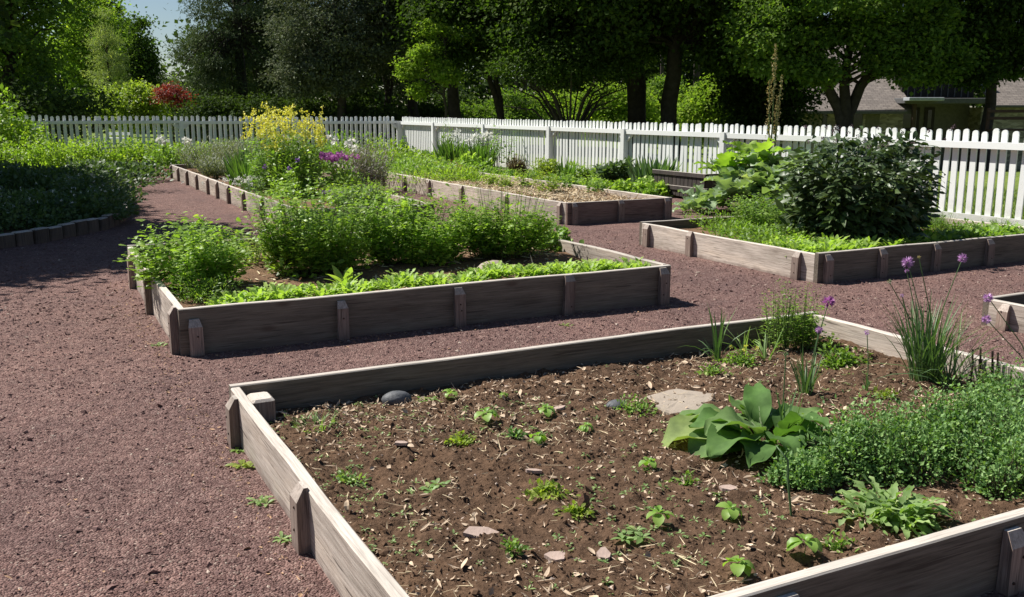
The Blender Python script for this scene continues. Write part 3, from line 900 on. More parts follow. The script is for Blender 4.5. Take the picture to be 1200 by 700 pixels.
# stones
STONE_D = plain('dark_slate_stone', (.085, .088, .095), .6, .4, .25, 12, .3, 60)
STONE_P = plain('pink_flat_stone', (.4, .3, .25), .85, .2, .2, 14, .4, 50)
STONE_S = plain('pale_slab_stone', (.33, .275, .22), .85, .2, .12, 9, .4, 50)
CONE = plain('brown_cone', (.15, .08, .05), .85, .2, .3, 30, .4, 60)


def stone(lab, px, py, sx, sy, szz, mat, name='stone', lift=.5, jit=.06, cat='stone'):
    p = soil_at('A', px, py)
    m = MB(); blob(m, p + [0, 0, szz * lift], sx, sy, szz, 0, jit, 3 if jit < .1 else 1, .25)
    return tag(m.build(name, mat, loc=p, smooth=jit < .1), lab, cat)


stone('dark rounded stone lying against the back board', 465, 468, .075, .05, .045, STONE_D, jit=.022, lift=.3)
stone('smaller dark smooth stone beside a leafy herb clump', 723, 473, .055, .045, .03, STONE_D, jit=.022, lift=.3)
stone('brown knobbly cone standing in the bare soil', 683, 602, .025, .022, .035, CONE, 'pine_cone', .8, .1, 'cone')
for px, py, sx, sy, lab in ((563, 630, .06, .035, 'pinkish flat stone chip, largest in the front soil'), (652, 655, .035, .03, 'pale flat chip in the front soil'), (626, 553, .03, .02, 'upright reddish chip behind the mossy strip'),
                            (853, 578, .03, .025, 'whitish chip near the cupped seedling'), (470, 525, .03, .035, 'curled tan flake near the left board'), (655, 480, .03, .02, 'pale flake behind the rounded seedling'), (708, 660, .022, .03, 'greyish chip among the front seedlings')):
    p = soil_at('A', px, py); m = MB()
    n = 7; a = np.sort(rng.random(n) * .5 + np.arange(n) * 6.283 / n)
    ring = np.stack([np.cos(a) * sx * (.8 + .4 * rng.random(n)), np.sin(a) * sy * (.8 + .4 * rng.random(n))], 1)
    tl = rng.normal(size=2) * .1
    V = [(x, y, z + x * tl[0] + y * tl[1]) for z in (.0, .012) for x, y in ring]
    m.add(np.array(V) + p + [0, 0, .004], [tuple(range(n, 2 * n)), tuple(range(n - 1, -1, -1))] + [(k, (k + 1) % n, n + (k + 1) % n, n + k) for k in range(n)])
    tag(m.build('stone_chip', STONE_P, loc=p), lab, 'stone')
# pale slab behind the broad leaves
p = soil_at('A', 790, 470); m = MB()
q = [at(x, y, .13) - [0, 0, .13] for x, y in ((757, 462), (795, 453), (838, 459), (830, 478), (790, 482), (768, 475))]
q = np.array(q); q2 = []
for k_ in range(6):
    for f_ in (0, .25, .5, .75):
        q2.append(q[k_] * (1 - f_) + q[(k_ + 1) % 6] * f_)
q2 = np.array(q2)[:, :2] + rng.normal(size=(24, 2)) * .006; cq = q2.mean(0)
V = [(*(cq + (a_ - cq) * s_), z_ + rng.normal() * .0008) for z_, s_ in ((.07, 1.02), (.112, 1.0), (.121, .96), (.124, .6)) for a_ in q2] + [(*cq, .125)]
F = [(r_ * 24 + k_, r_ * 24 + (k_ + 1) % 24, r_ * 24 + 24 + (k_ + 1) % 24, r_ * 24 + 24 + k_) for r_ in range(3) for k_ in range(24)] + [(72 + k_, 72 + (k_ + 1) % 24, 96) for k_ in range(24)]
m.add(V, [f_[::-1] for f_ in F])
tag(m.build('stone_slab', STONE_S, loc=p), 'pale flat slab half covered by the broad green leaves', 'stone')

# broad-leaved plant (horseradish-like)
p = soil_at('A', 900, 520)
def f(m, c):
    def lf(dx, dy, dz, L, Wd, bend, off=(0, 0, 0)):
        D = norm(np.array([dx, dy, dz], float)); sd = norm(np.cross(D, [0, 0, 1]) + rng.normal(size=3) * .15); N = np.cross(sd, D)
        st = c + np.array(off)
        ol = [(0, .07), (.12, .08), (.18, .35), (.25, .66), (.33, .86), (.42, .97), (.5, 1), (.58, .98), (.66, .9), (.74, .8), (.82, .62), (.89, .44), (.95, .24), (1, .04)]
        leaves(m, st, D, N, L, Wd, ol, bend=bend, fold=.32, ripple=.1, cols=7, quilt=.045)
        leaves(m, st + np.asarray(N).reshape(3) * .002, D, N, L * .97, .009, [(t, 1 - .7 * t) for t, _ in ol], bend=bend, fold=0, mat=2)
    for k in range(22):
        a = 2.4 * k + rng.normal() * .4; t = k / 22.0; elv = .4 + 1.1 * t + rng.normal() * .1
        left = .5 - .5 * math.cos(a)
        L = (.28 + .1 * left) * (.8 + .4 * rng.random())
        lf(math.cos(a) * math.cos(elv), math.sin(a) * math.cos(elv), math.sin(elv), L, L * (.34 + .16 * rng.random()), .9 + .8 * t + .7 * rng.random(), off=(rng.normal() * .035 + .06 * math.cos(a), rng.normal() * .035 + .06 * math.sin(a), 0))
    lf(-1, -.1, .6, .46, .22, 1.35, off=(-.06, 0, .02)); lf(-.9, .35, .9, .42, .17, 1.7, off=(-.05, .03, .02)); lf(-.85, -.5, .8, .4, .19, 1.8, off=(-.05, -.03, .02))
plant('broad_leaf_plant', 'plant with huge crinkled drooping leaves beside the pale slab', 'plant', p, f, [BURDOCK, STEM, leafmat('pale_midrib', (.3, .38, .2), (.4, .46, .26), .2)])

# thyme mounds
for px, py, rx, ry, h, lab, n in ((935, 562, .14, .12, .1, 'small grey-green thyme mound under the broad leaves', 7000), (1025, 548, .3, .22, .21, 'thick dark green thyme mound behind the jagged rosette', 22000),
                                  (1130, 535, .36, .3, .26, 'widest thyme cushion, reaching the right hand board', 26000), (1190, 492, .26, .22, .22, 'farthest thyme cushion next to the sunlit side board', 11000), (1190, 572, .2, .16, .18, 'dark thyme edge in the shade by the front board', 8000)):
    p = soil_at('A', px, py)

    def f(m, c):
        k = max(6, int(n / 420))
        for _ in range(k):
            a = rng.random() * 6.28; r = math.sqrt(rng.random()) * .85
            q = c + np.array([math.cos(a) * r * rx, math.sin(a) * r * ry, 0])
            s = .75 + .5 * rng.random()
            dome(m, q, rx * .34 * s, ry * .38 * s, h * (1.1 - .45 * r * r) * (.75 + .4 * rng.random()), int(n * .62 / k), .017, .0105, KITE, shell=.45, up=.4, lump=.25, bend=.3, stems=n // k // 16)
    plant('thyme', lab, 'herb', p, f, [THYME, WOODY], 'thyme in the nearest bed', smooth=False)

# jagged rosette in front of the thyme
plant('endive', 'jagged lettuce-like rosette in front of the thyme', 'salad plant', soil_at('A', 1045, 608),
      lambda m, c: [rosette(m, c + [x, y, 0], n, L, .032, .3, 1.4, OAKY, bend=1.2, ripple=.2, r0=.015) for x, y, n, L in ((0, 0, 46, .19), (-.1, -.02, 40, .15), (.08, .03, 36, .17), (.0, .07, 30, .17), (.02, -.06, 30, .15))], [WEED, STEM])


# chives
def chive(name, lab, p, n, L, r, spread, heads, cat='chives', thick=.009, bend=.5):
    root = thing(name, lab, cat, p)
    m = MB(); blades(m, np.zeros(3), r, n, L, thick, spread, bend)
    m.build('leaves', CHIVE, root, smooth=True)
    for (hx, hy, hz, rad, mt) in heads:
        d = np.array([hx, hy, hz]); b = np.array([rng.normal() * r * .4, rng.normal() * r * .4, 0])
        m = MB()
        mid = b * .5 + d * .5 + np.array([-hx * .12, -hy * .12, hz * .06])
        tube(m, [b, b * .75 + mid * .25 + [0, 0, hz * .03], mid, d], [.0032, .003, .0026, .0022], 5)
        st = m.build('flower_stalk', CHIVE, root, smooth=True)
        m = MB(); florets(m, d, rad, 70 if rad > .012 else 30, rad * 1.25, rad * .42)
        m.build('flower_head', mt, st)
    return root


def rel(p, px, py):
    """offset from p of a point seen at px, py that stands at about the same distance"""
    Y = p[1]; return np.array([(px - 600) / FPX * (Y * math.cos(PITCH) + (HCAM - zat(py, Y)) * math.sin(PITCH)) - p[0], 0, zat(py, Y) - p[2]])


p = soil_at('A', 1083, 447)
hd = [(1065, 310, .022, CHIVEF), (1076, 303, .007, BUFF), (1068, 322, .009, CHIVEF), (1041, 333, .01, GREY), (1127, 304, .018, CHIVEF), (1056, 350, .008, CHIVEF)]
chive('chive_clump', 'tall chive clump with mauve flowers in the far right of the nearest bed', p, 130, .5, .075, .34, [(*(rel(p, x, y) + [0, rng.normal() * .03, 0]), r, mt) for x, y, r, mt in hd])
p = soil_at('A', 1110, 452)
chive('chive_clump', 'loose leaning chive clump bending over the side board', p, 34, .45, .05, .9, [], bend=.9)
p = soil_at('A', 1218, 470)
chive('chive_clump', 'chive stalks entering from the side with two pale mauve heads', p, 14, .4, .05, .7, [(*rel(p, 1158, 353), .017, CHIVEF), (*rel(p, 1156, 380), .016, CHIVEF)], bend=.9)
p = soil_at('A', 945, 462)
chive('chive_clump', 'slender chives with a vivid purple flower behind the broad leaves', p, 26, .26, .035, .3, [(*rel(p, 971, 358), .021, PINK), (*rel(p, 960, 393), .014, CHIVEF)])
p = soil_at('A', 1016, 462)
chive('chive_clump', 'single thin chive stalk with one small faded flower', p, 3, .12, .01, .3, [(*rel(p, 1016, 396), .011, CHIVEF)])
p = soil_at('A', 920, 520)
chive('chive_clump', 'few dark chive leaves rising among the broad leaves', p, 14, .3, .03, .25, [(*rel(p, 921, 424), .008, CHIVE)], bend=.25)
plant('onion_stalk', 'pale bent onion stalk trailing down in front of the thyme', 'onion', soil_at('A', 927, 610),
      lambda m, c: tube(m, [c, c + [-.01, .0, .07], c + [-.02, .0, .14], c + [-.02, .01, .2], c + [-.06, .02, .25], c + [-.05, .03, .2]], [.004, .004, .0045, .004, .003, .002], 6), [CHIVE])
# grassy and feathery plants by the back board
plant('garlic', 'tallest pair of upright garlic blades in front of the back board', 'garlic', soil_at('A', 840, 420), lambda m, c: (blades(m, c, .018, 9, .46, .013, .14, .35), blades(m, c, .03, 6, .3, .01, .7, 1.2)), [CHIVE])
plant('garlic', 'shorter garlic shoot with two curled dry tips', 'garlic', soil_at('A', 871, 416), lambda m, c: (blades(m, c, .015, 5, .25, .011, .15, .3), blades(m, c, .01, 5, .27, .009, .6, 2.4)), [WEED])
plant('garlic', 'arching garlic leaves between the shoot and the parsley bush', 'garlic', soil_at('A', 897, 418), lambda m, c: (blades(m, c, .03, 14, .26, .01, .6, 1.6),), [WEED])
plant('feathery_herb', 'feathery herb with tall wispy tops in the back corner', 'herb', soil_at('A', 915, 410),
      lambda m, c: (stalky(m, c, .14, .1, .46, 18, 60, .022, .01, KITE, t0=.15, rl=.04, tip=1.0, hvar=.45), stalky(m, c + [.1, .03, 0], .12, .08, .5, 9, 46, .02, .009, KITE, t0=.3, rl=.035, hvar=.4)), [FEATHER, STEM])
plant('parsley', 'bushy parsley in the sunny back corner of the nearest bed', 'parsley', soil_at('A', 943, 408),
      lambda m, c: (stalky(m, c, .2, .15, .32, 26, 40, .026, .018, OV, t0=.15, rl=.04, hvar=.65), stalky(m, c + [-.02, .02, 0], .06, .06, .44, 5, 50, .02, .012, KITE, t0=.3, rl=.04)), [PARSLEY, STEM])
plant('parsley', 'low pale parsley spreading in front of the corner parsley bush', 'parsley', soil_at('A', 985, 425), lambda m, c: dome(m, c, .14, .12, .1, 900, .022, .014, OV, shell=.2, lump=.35), [FEATHER, STEM])
plant('marigold_seedling', 'little plant with tiny yellow flowers near the back board', 'flower', soil_at('A', 868, 428),
      lambda m, c: (dome(m, c, .1, .08, .08, 350, .018, .012, OV, shell=.1), [florets(m, c + [x, y, .1], .01, 12, .011, .008, 1) for x, y in ((-.06, 0), (.03, .02), (.0, -.06), (.08, -.02))]), [MIDG, YELLOW])
for px, ybt, ytp in ((1137, 447, 418), (1146, 449, 416), (1160, 452, 420), (1166, 455, 422)):
    p = soil_at('A', px, ybt); m = MB(); h = zat(ytp, p[1]) - p[2]
    tube(m, [p, p + [.004, 0, h * .5], p + [-.002, .004, h]], .0055, 6)
    tag(m.build('plant_stake', WOODY, loc=p), {1137: 'thin dark stick standing nearest the chives', 1146: 'second thin dark stick from the chives', 1160: 'thicker dark stick behind the yellow-green leaves', 1166: 'last thin dark stick, nearest the thyme'}[px], 'stick', 'dark sticks by the side board')
plant('young_plant', 'young yellow-green plant among the dark sticks', 'plant', soil_at('A', 1157, 457), lambda m, c: stalky(m, c, .06, .05, .12, 7, 8, .03, .02, OV, t0=.3, rl=.02), [YGREEN, STEM])

# ------------------------------------------------------------------ plants of the parsley bed
plant('celery', 'leafy celery clump at the left end of the parsley bed', 'herb', soil_at('B', 225, 338) + [0, 0, .0],
      lambda m, c: (stalky(m, c, .42, .5, .6, 80, 46, .055, .042, OAKY, t0=.25, rl=.09, spread=.95, hvar=.6), stalky(m, c + [.12, .25, 0], .18, .2, .62, 9, 50, .045, .03, OAKY, t0=.4, rl=.08)), [PARSLEY, STEM])
plant('carrot', 'feathery carrot tops in the front left corner of the parsley bed', 'vegetable', soil_at('B', 238, 352), lambda m, c: dome(m, c, .2, .18, .16, 2600, .022, .008, KITE, shell=.2, lump=.3), [FEATHER, STEM])
plant('lovage', 'tallest bushy lovage filling the middle of the parsley bed', 'herb', soil_at('B', 372, 318),
      lambda m, c: (stalky(m, c, .55, .5, .95, 150, 60, .05, .03, OAKY, t0=.12, rl=.055, spread=1.0, hvar=.62), dome(m, c, .42, .4, .5, 1300, .045, .03, OV, shell=.4)), [LOVAGE, STEM])
plant('parsley', 'broad parsley bush between the lovage and the wispy bolting herb', 'parsley', soil_at('B', 485, 308),
      lambda m, c: (stalky(m, c, .6, .45, .7, 140, 58, .05, .036, OAKY, t0=.15, rl=.06, spread=1.0, hvar=.62), dome(m, c, .48, .36, .38, 1300, .04, .028, OV, shell=.4)), [PARSLEY, STEM])
plant('bolting_herb', 'wispy bolting herb with thin tall tops at the right of the parsley', 'herb', soil_at('B', 588, 302),
      lambda m, c: (stalky(m, c, .5, .42, .55, 110, 56, .05, .036, OAKY, t0=.15, rl=.08, spread=1.0), stalky(m, c, .5, .3, .9, 46, 50, .022, .009, KITE, t0=.35, rl=.05, spread=1.0)), [PARSLEY, STEM])
plant('leafy_herb', 'low dark leafy herb under the bolting herb, near the side board', 'herb', soil_at('B', 648, 292), lambda m, c: dome(m, c, .26, .22, .2, 700, .05, .04, OV, shell=.3, lump=.3, stems=20), [MIDG, STEM])
plant('pale_weed', 'thin yellowish weeds between the celery and the lovage', 'weed', soil_at('B', 292, 308), lambda m, c: stalky(m, c, .35, .4, .28, 50, 26, .025, .016, OV, t0=.1, rl=.05), [YGREEN, STEM])
# row of lettuce along the front board
k = 0
LROW = np.arange(1.05, 4.32, .12)
for u in LROW:
    p = W(u, 6.17 + .12 * rng.random(), 0); p[2] = on_soil('B', p)[0] + .045
    h = .1 + .05 * rng.random()
    where = 'near the carrot tops' if u < 1.4 else ('before the lovage' if u < 2.4 else ('before the parsley bush' if u < 3.4 else 'near the sunny end board'))
    plant('lettuce', 'pale young lettuce in the front row, ' + where, 'lettuce', p,
          lambda m, c: [rosette(m, c + [rng.normal() * .05, y + rng.random() * .05, 0], 20, .1 + .05 * rng.random(), .04, .5, 1.45, OAKY, bend=.9, ripple=.14, r0=.025) for y in (0, .05, .12, .2)], [LETTUCE], 'lettuce row ' + where)
plant('mustard_leaf', 'taller lettuce with upright leaves halfway along the front row', 'lettuce', soil_at('B', 405, 335), lambda m, c: rosette(m, c, 9, .24, .08, .8, 1.4, OV, bend=.6), [LETTUCE])
p = soil_at('B', 575, 322); m = MB(); blob(m, p + [0, 0, .05], .24, .1, .075, 0, .03, 3)
tag(m.build('flat_rock', STONE_S, loc=p, smooth=True), 'pale flat rock lying between the parsley and the lettuce row', 'rock')
m = MB()
u = .9 + 3.4 * rng.random(900); v = 6.3 + 2.6 * rng.random(900); P = u[:, None] * E2 + v[:, None] * E1
P = np.concatenate([P, on_soil('B', P)[:, None] + .006], 1); q = rnd_dir(900); q[:, 2] *= .15
leaves(m, P, q, np.array([0, 0, 1.]) + rng.normal(size=(900, 3)) * .4, .05 + .06 * rng.random(900), .012, BLADE, fold=.4)
tag(m.build('straw_mulch', STRAW), kind='stuff')

# ------------------------------------------------------------------ plants of the dark shrub bed
p = at(1003, 281, .17)
plant('dark_shrub', 'large dark leafy shrub with dull purple buds beside the picket fence', 'shrub', p,
      lambda m, c: (stalky(m, c, .78, .7, 1.2, 170, 44, .135, .046, LANCE, t0=.12, rl=.12, spread=1.1, leafdir=.1, droop=.6, hvar=.5, nr=.7),
                    dome(m, c, .64, .56, .95, 2600, .125, .046, LANCE, shell=.55, up=.3, lump=.25, bend=1.3),
                    [florets(m, c + q, .02, 14, .018, .012, 2) for q in np.stack([rng.normal(size=34) * .42, rng.normal(size=34) * .38 - .1, .98 + .2 * rng.random(34)], 1)]), [DARKLEAF, STEM, plain('dull_bud', (.13, .09, .1), .8)])
plant('fennel', 'feathery pale green herb at the left flank of the dark shrub', 'herb', at(905, 268, .17), lambda m, c: stalky(m, c, .5, .5, .44, 110, 44, .045, .024, OV, t0=.1, rl=.1, spread=1), [FEATHER, STEM])
plant('feathery_herb', 'airy light green fennel right of the dark shrub', 'herb', at(1098, 272, .17), lambda m, c: stalky(m, c, .22, .2, .28, 26, 60, .03, .006, KITE, t0=.1, rl=.06), [FEATHER, STEM])
plant('feathery_herb', 'second smaller fennel close to the end of the shrub bed', 'herb', at(1172, 270, .17), lambda m, c: stalky(m, c, .2, .2, .17, 18, 50, .028, .006, KITE, t0=.1, rl=.05), [FEATHER, STEM])
plant('ground_herb', 'low grey-green herb spreading under the right side of the shrub', 'herb', at(1075, 266, .17), lambda m, c: dome(m, c, .4, .3, .14, 1800, .035, .018, OV, shell=.2, lump=.3), [MINT, STEM])
plant('ground_herb', 'flat yellow-green creeping herb along the far end of the shrub bed', 'herb', at(1138, 272, .17), lambda m, c: dome(m, c, .5, .3, .1, 1600, .03, .02, OV, shell=.2, lump=.3), [MIDG, STEM])
plant('ground_herb', 'bright low cover over the left half of the shrub bed', 'herb', W(6.75, 7.45, .17), lambda m, c: dome(m, c, .5, .75, .13, 3200, .035, .02, OV, shell=.15, lump=.3, rot=ANG), [FEATHER, STEM])
plant('ground_herb', 'pale low cover beside the left board of the shrub bed', 'herb', W(6.5, 6.8, .17), lambda m, c: dome(m, c, .3, .45, .12, 1800, .035, .022, OV, shell=.15, lump=.3, rot=ANG), [LETTUCE, STEM])
plant('ground_herb', 'soft carrot-like foliage in the left corner of the shrub bed', 'herb', at(862, 271, .17), lambda m, c: dome(m, c, .5, .42, .17, 3000, .035, .014, KITE, shell=.2, lump=.35), [FEATHER, STEM])
for k, u in enumerate(np.arange(6.3, 9.5, .13)):
    p = W(u, 6.42 + .1 * rng.random(), .19)
    where = 'close to the corner stake' if u < 7.0 else ('under the dark shrub' if u < 8.0 else 'toward the far end')
    plant('salad_seedling', 'bright salad plant along the front of the shrub bed, ' + where, 'salad', p,
          lambda m, c: [rosette(m, c + [rng.normal() * .06, y + rng.random() * .05, 0], 18, .12 + .05 * rng.random(), .05, .5, 1.45, OV, bend=.9, ripple=.1, r0=.03) for y in (0, .1, .2, .32)], [LETTUCE if k < 14 else MIDG], 'salad row ' + where)

# rhubarb-like plant behind that bed, with its flower stalk
p = at(860, 249, 0.02)
plant('rhubarb', 'sprawling rhubarb with huge pale jagged leaves in front of the fence', 'rhubarb', p,
      lambda m, c: [rosette(m, c + [x, y, z], nn, L, L * .66, .2, 1.3, JAG, bend=1.15, ripple=.1, r0=.1, fold=.35, cols=5, quilt=.04) for x, y, z, nn, L in
                    ((0, 0, .22, 18, .56), (-.4, .1, .1, 14, .45), (.4, .2, .34, 20, .64), (.8, .4, .42, 18, .66), (.1, .6, .35, 16, .6), (-.65, -.05, .04, 10, .36), (.55, -.05, .22, 16, .55), (1.0, .8, .5, 16, .68), (.2, -.1, .15, 12, .5), (.6, .9, .5, 14, .64))], [RHUB, STEM])
p = far(888, 15.0, .1)
plant('rhubarb', 'taller sunlit rhubarb crown glowing against the fence', 'rhubarb', p,
      lambda m, c: (rosette(m, c + [0, 0, .62], 14, .6, .42, .4, 1.3, JAG, bend=1.1, ripple=.1, r0=.1, fold=.3, cols=5, quilt=.04), rosette(m, c + [-.5, .1, .45], 10, .52, .34, .3, 1.2, JAG, bend=1.1, ripple=.1, r0=.1, fold=.3, cols=5, quilt=.04), rosette(m, c + [0, 0, 0], 12, .75, .025, 1.1, 1.45, BLADE, bend=.2, r0=.1)), [leafmat('sunlit_rhubarb', (.2, .32, .05), (.32, .44, .09), .45), STEM])
root = thing('flowering_dock', 'tall buff seed stalks rising above the fence behind the rhubarb', 'plant', far(905, 15.2, 0))
for k, (px, y1) in enumerate(((905, 55), (900, 95), (914, 90), (910, 118))):
    d = far(px, 15.2) - far(905, 15.2); h = zat(y1, 15.2)
    m = MB(); b = np.array([rng.normal() * .03, rng.normal() * .03, 0]); t = d + [0, 0, h]
    tube(m, [b, b * .5 + t * .5 + [.02, 0, 0], t], [.014, .011, .005], 6)
    st = m.build('stalk', STEM, root, smooth=True)
    m = MB(); n = 300 if k == 0 else 200
    tt = 1 - .34 * rng.random(n) if k == 0 else 1 - .45 * rng.random(n) ** 1
    rr = (.018 + .03 * np.abs(np.sin(tt * 23 + k * 2))) * np.clip((1 - tt) * 12, .3, 1); dv = t - b
    P = b + dv * tt[:, None] + rnd_dir(n) * rr[:, None] * [1, 1, .6]
    leaves(m, P, rnd_dir(n) + [0, 0, .8], rnd_dir(n), .03, .014, KITE)
    m.build('seed_head', BUFF, st)

# ------------------------------------------------------------------ straw bed plants
m = MB()
u = 6.4 + 1.5 * rng.random(9000); v = 10.95 + 7.4 * rng.random(9000); P = u[:, None] * E2 + v[:, None] * E1
P = np.concatenate([P, on_soil('E', P)[:, None] + .012 + .015 * rng.random((9000, 1))], 1); q = rnd_dir(9000); q[:, 2] *= .18
leaves(m, P, q, np.array([0, 0, 1.]) + rng.normal(size=(9000, 3)) * .5, .06 + .12 * rng.random(9000), .013, BLADE, fold=.4, bend=rng.normal(size=9000) * .3)
tag(m.build('straw_mulch', plain('pale_straw', (.62, .5, .33), .7, .3, .25, 20)), kind='stuff')
for px, py, s, mt, lab in ((540, 206, .8, REDL, 'reddish young plant in the straw, farthest up the bed'), (532, 202, .9, REDL, 'tallest red-leaved plant in the straw mulch'), (548, 211, .9, YGREEN, 'yellow-green plant next to the red plants in the straw'),
                           (505, 202, .9, YGREEN, 'yellowish plant where the straw meets the green weeds'), (577, 218, .9, YGREEN, 'small yellowing plant in the middle of the straw bed'), (590, 221, 1.0, YGREEN, 'pair of pale plants beside the straw bed side board'),
                           (618, 220, 1.5, YGREEN, 'bushier yellow-green plant with white buds in the straw'), (640, 226, 1.4, YGREEN, 'spreading yellow-green plant near the front of the straw bed'), (660, 222, 1.4, MIDG, 'green plant by the front board of the straw bed'), (625, 212, 1.0, MIDG, 'plant at the shadowed far edge of the straw'),
                           (700, 228, 1.1, FEATHER, 'small light green plants in the sunny corner of the straw bed'), (690, 222, 1.2, LETTUCE, 'pale leafy plant against the far side board of the straw bed')):
    p = at(px, py, .22)
    plant('vegetable_plant', lab, 'vegetable', p, lambda m, c: (stalky(m, c, .2 * s, .2 * s, .26 * s, 14, 16, .06, .035, OV, t0=.1, rl=.06), rosette(m, c, 12, .14 * s, .06, .2, 1.1, OV)), [mt, STEM])
plant('weed_mass', 'broad sunny green weeds over the upper half of the straw bed', 'weeds', W(7.2, 17.6, .2), lambda m, c: dome(m, c, 1.1, .75, .3, 4200, .06, .026, OV, shell=.2, lump=.4, rot=ANG), [MIDG, STEM])
plant('weed_mass', 'yellow-green weeds spilling beside the stakes of the straw bed', 'weeds', W(7.15, 16.1, .2), lambda m, c: dome(m, c, .9, .65, .24, 3600, .055, .022, OV, shell=.2, lump=.4, rot=ANG), [HEDGE, STEM])
plant('weed_mass', 'far green weeds at the top end of the straw bed', 'weeds', W(7.2, 19.6, .2), lambda m, c: dome(m, c, .9, 1.2, .34, 4000, .06, .026, OV, shell=.2, lump=.4, rot=ANG), [MIDG, STEM])


# ------------------------------------------------------------------ border along the fence
def bplace(px, u):
    v = col_v(u, px); p = W(u, v, .02); return p, p[1]


def mound(lab, px, u, ytop, wpx, mt, n, L, Wd, outline=OV, name='border_plant', cat='plant', group=None, ry=None, lump=.3, st=20):
    p, Y = bplace(px, u); h = max(.15, zat(ytop, Y) - .02); r = wpx / 2 * Y / 1141
    plant(name, lab, cat, p, lambda m, c: (dome(m, c, r * .9, (ry or r * .8) * .9, h * .74, n, L, Wd, outline, shell=.25, lump=lump, stems=st), stalky(m, c, r * .8, (ry or r * .8) * .8, h, max(6, n // 120), 14, L, Wd, outline, t0=.4, rl=L, hvar=.5)), [mt, STEM], group)


def bunch(lab, px, u, ytop, wpx, mt, n, L, Wd, spread=.4, name='iris', cat='iris', white=None, bend=.3):
    p, Y = bplace(px, u); h = max(.15, zat(ytop, Y) - .02); r = wpx / 2 * Y / 1141
    root = thing(name, lab, cat, p)
    m = MB(); blades(m, np.zeros(3), r, n, h * 1.1, Wd, spread, bend, lvar=.45)
    m.build('leaves', mt, root, smooth=True)
    for fx, fy in white or ():
        d = far(fx, Y) - p; d[2] = zat(fy, Y) - p[2]
        m = MB(); tube(m, [[d[0] * .7, d[1], 0], [d[0] * .85, d[1], d[2] * .5], d], .008, 5); s_ = m.build('flower_stalk', STEM, root, smooth=True)
        m = MB(); florets(m, d, .09, 16, .12, .08); m.build('flower', PETALW, s_)


mound('rounded pale green mound behind the purple phlox', 398, 7.4, 166, 34, HEDGE, 2600, .07, .03)
mound('grey-green feathery mound left of the fence corner', 432, 9.4, 172, 32, GREY, 2200, .07, .02, LANCE)
mound('lime green low plant beneath the back fence corner', 450, 9.6, 174, 40, YGREEN, 2200, .07, .035)
mound('upright dark green bush in the corner where the fences meet', 473, 10.2, 158, 20, MIDG, 1600, .08, .04)
mound('bright mixed foliage below the corner fence post', 497, 9.9, 170, 46, MIDG, 2600, .07, .035)
mound('airy green bush rising in front of the second fence post', 524, 10.5, 150, 26, FEATHER, 2600, .08, .02, LANCE, lump=.4)
mound('silvery ground plant next to the brick edging', 486, 9.0, 181, 44, GREY, 1500, .06, .025)
mound('leafy lime plant in front of the iris blades', 546, 9.1, 180, 34, LETTUCE, 1200, .09, .06)
mound('lime leafy plant right of the iris blades', 566, 9.3, 182, 26, MIDG, 1200, .08, .05)
bunch('dense dark iris blades with tall white blooms before the fence', 530, 9.9, 160, 30, IRIS, 150, 0, .045, white=((536, 156), (537, 167)))
bunch('iris clump with white petals next to the climbing shrub', 562, 9.9, 164, 34, IRIS, 150, 0, .045, white=((556, 160), (566, 161), (572, 159), (550, 163)))
p, Y = bplace(580, 10.5)
plant('young_shrub', 'tall thin yellow-leaved shrub growing up the fence', 'shrub', p,
      lambda m, c: stalky(m, c, .55, .35, 1.32, 16, 60, .075, .045, OV, t0=.2, rl=.16, spread=1.0, sw=.02), [MIDG, WOODY])
for k, (px, lab) in enumerate(((578, 'clipped dark green edging mound by the young shrub'), (600, 'clipped edging mound second from the young shrub'), (622, 'clipped edging mound in the middle of the border row'), (644, 'last clipped edging mound, touching the yellow bushes'))):
    mound(lab, px, 8.75, 192 + k * 3, 34, MIDG, 2000, .05, .025, name='edging_herb', cat='herb', lump=.2)
mound('brown-tipped grassy clump beside the fence post', 606, 10.2, 178, 26, plain('dry_grass', (.2, .16, .06)), 1500, .12, .014, BLADE)
mound('yellow-green bush at the foot of the third fence post', 643, 10.3, 182, 46, YGREEN, 2600, .06, .03)
mound('yellow-green foliage between the fence posts', 690, 10.3, 188, 50, HEDGE, 2600, .06, .03)
bunch('dark spiky leaf clump in front of the yellow bushes', 664, 9.6, 184, 14, IRIS, 60, 0, .04, name='spiky_plant', cat='plant')
mound('dark glossy peony bush, tallest of the fence border', 720, 10.3, 182, 58, MINT, 2000, .12, .065, name='peony', cat='peony')
bunch('broad upright grey-green tulip leaves by the timber planter', 768, 10.4, 183, 52, CHIVE, 150, 0, .07, name='tulip_leaves', cat='tulip')
mound('bright strawberry-like ground cover along the border edge', 745, 9.6, 207, 50, LETTUCE, 2000, .07, .05, name='ground_cover')
mound('ground cover patch reaching the front of the straw bed', 700, 9.3, 209, 54, HEDGE, 2000, .07, .05, name='ground_cover')
mound('ground cover leaves at the foot of the timber planter', 785, 10.0, 212, 40, LETTUCE, 1600, .08, .055, name='ground_cover')
mound('dark leafy patch behind the corner of the straw bed', 752, 8.9, 221, 50, MIDG, 1600, .08, .05, name='ground_cover')
mound('green patch along the far side board of the straw bed', 664, 8.8, 204, 50, MIDG, 2200, .06, .03, name='ground_cover')
for px in (): pass
BRICK = plain('red_brick', (.19, .085, .065), .85, .15, .25, 9, .3, 40)


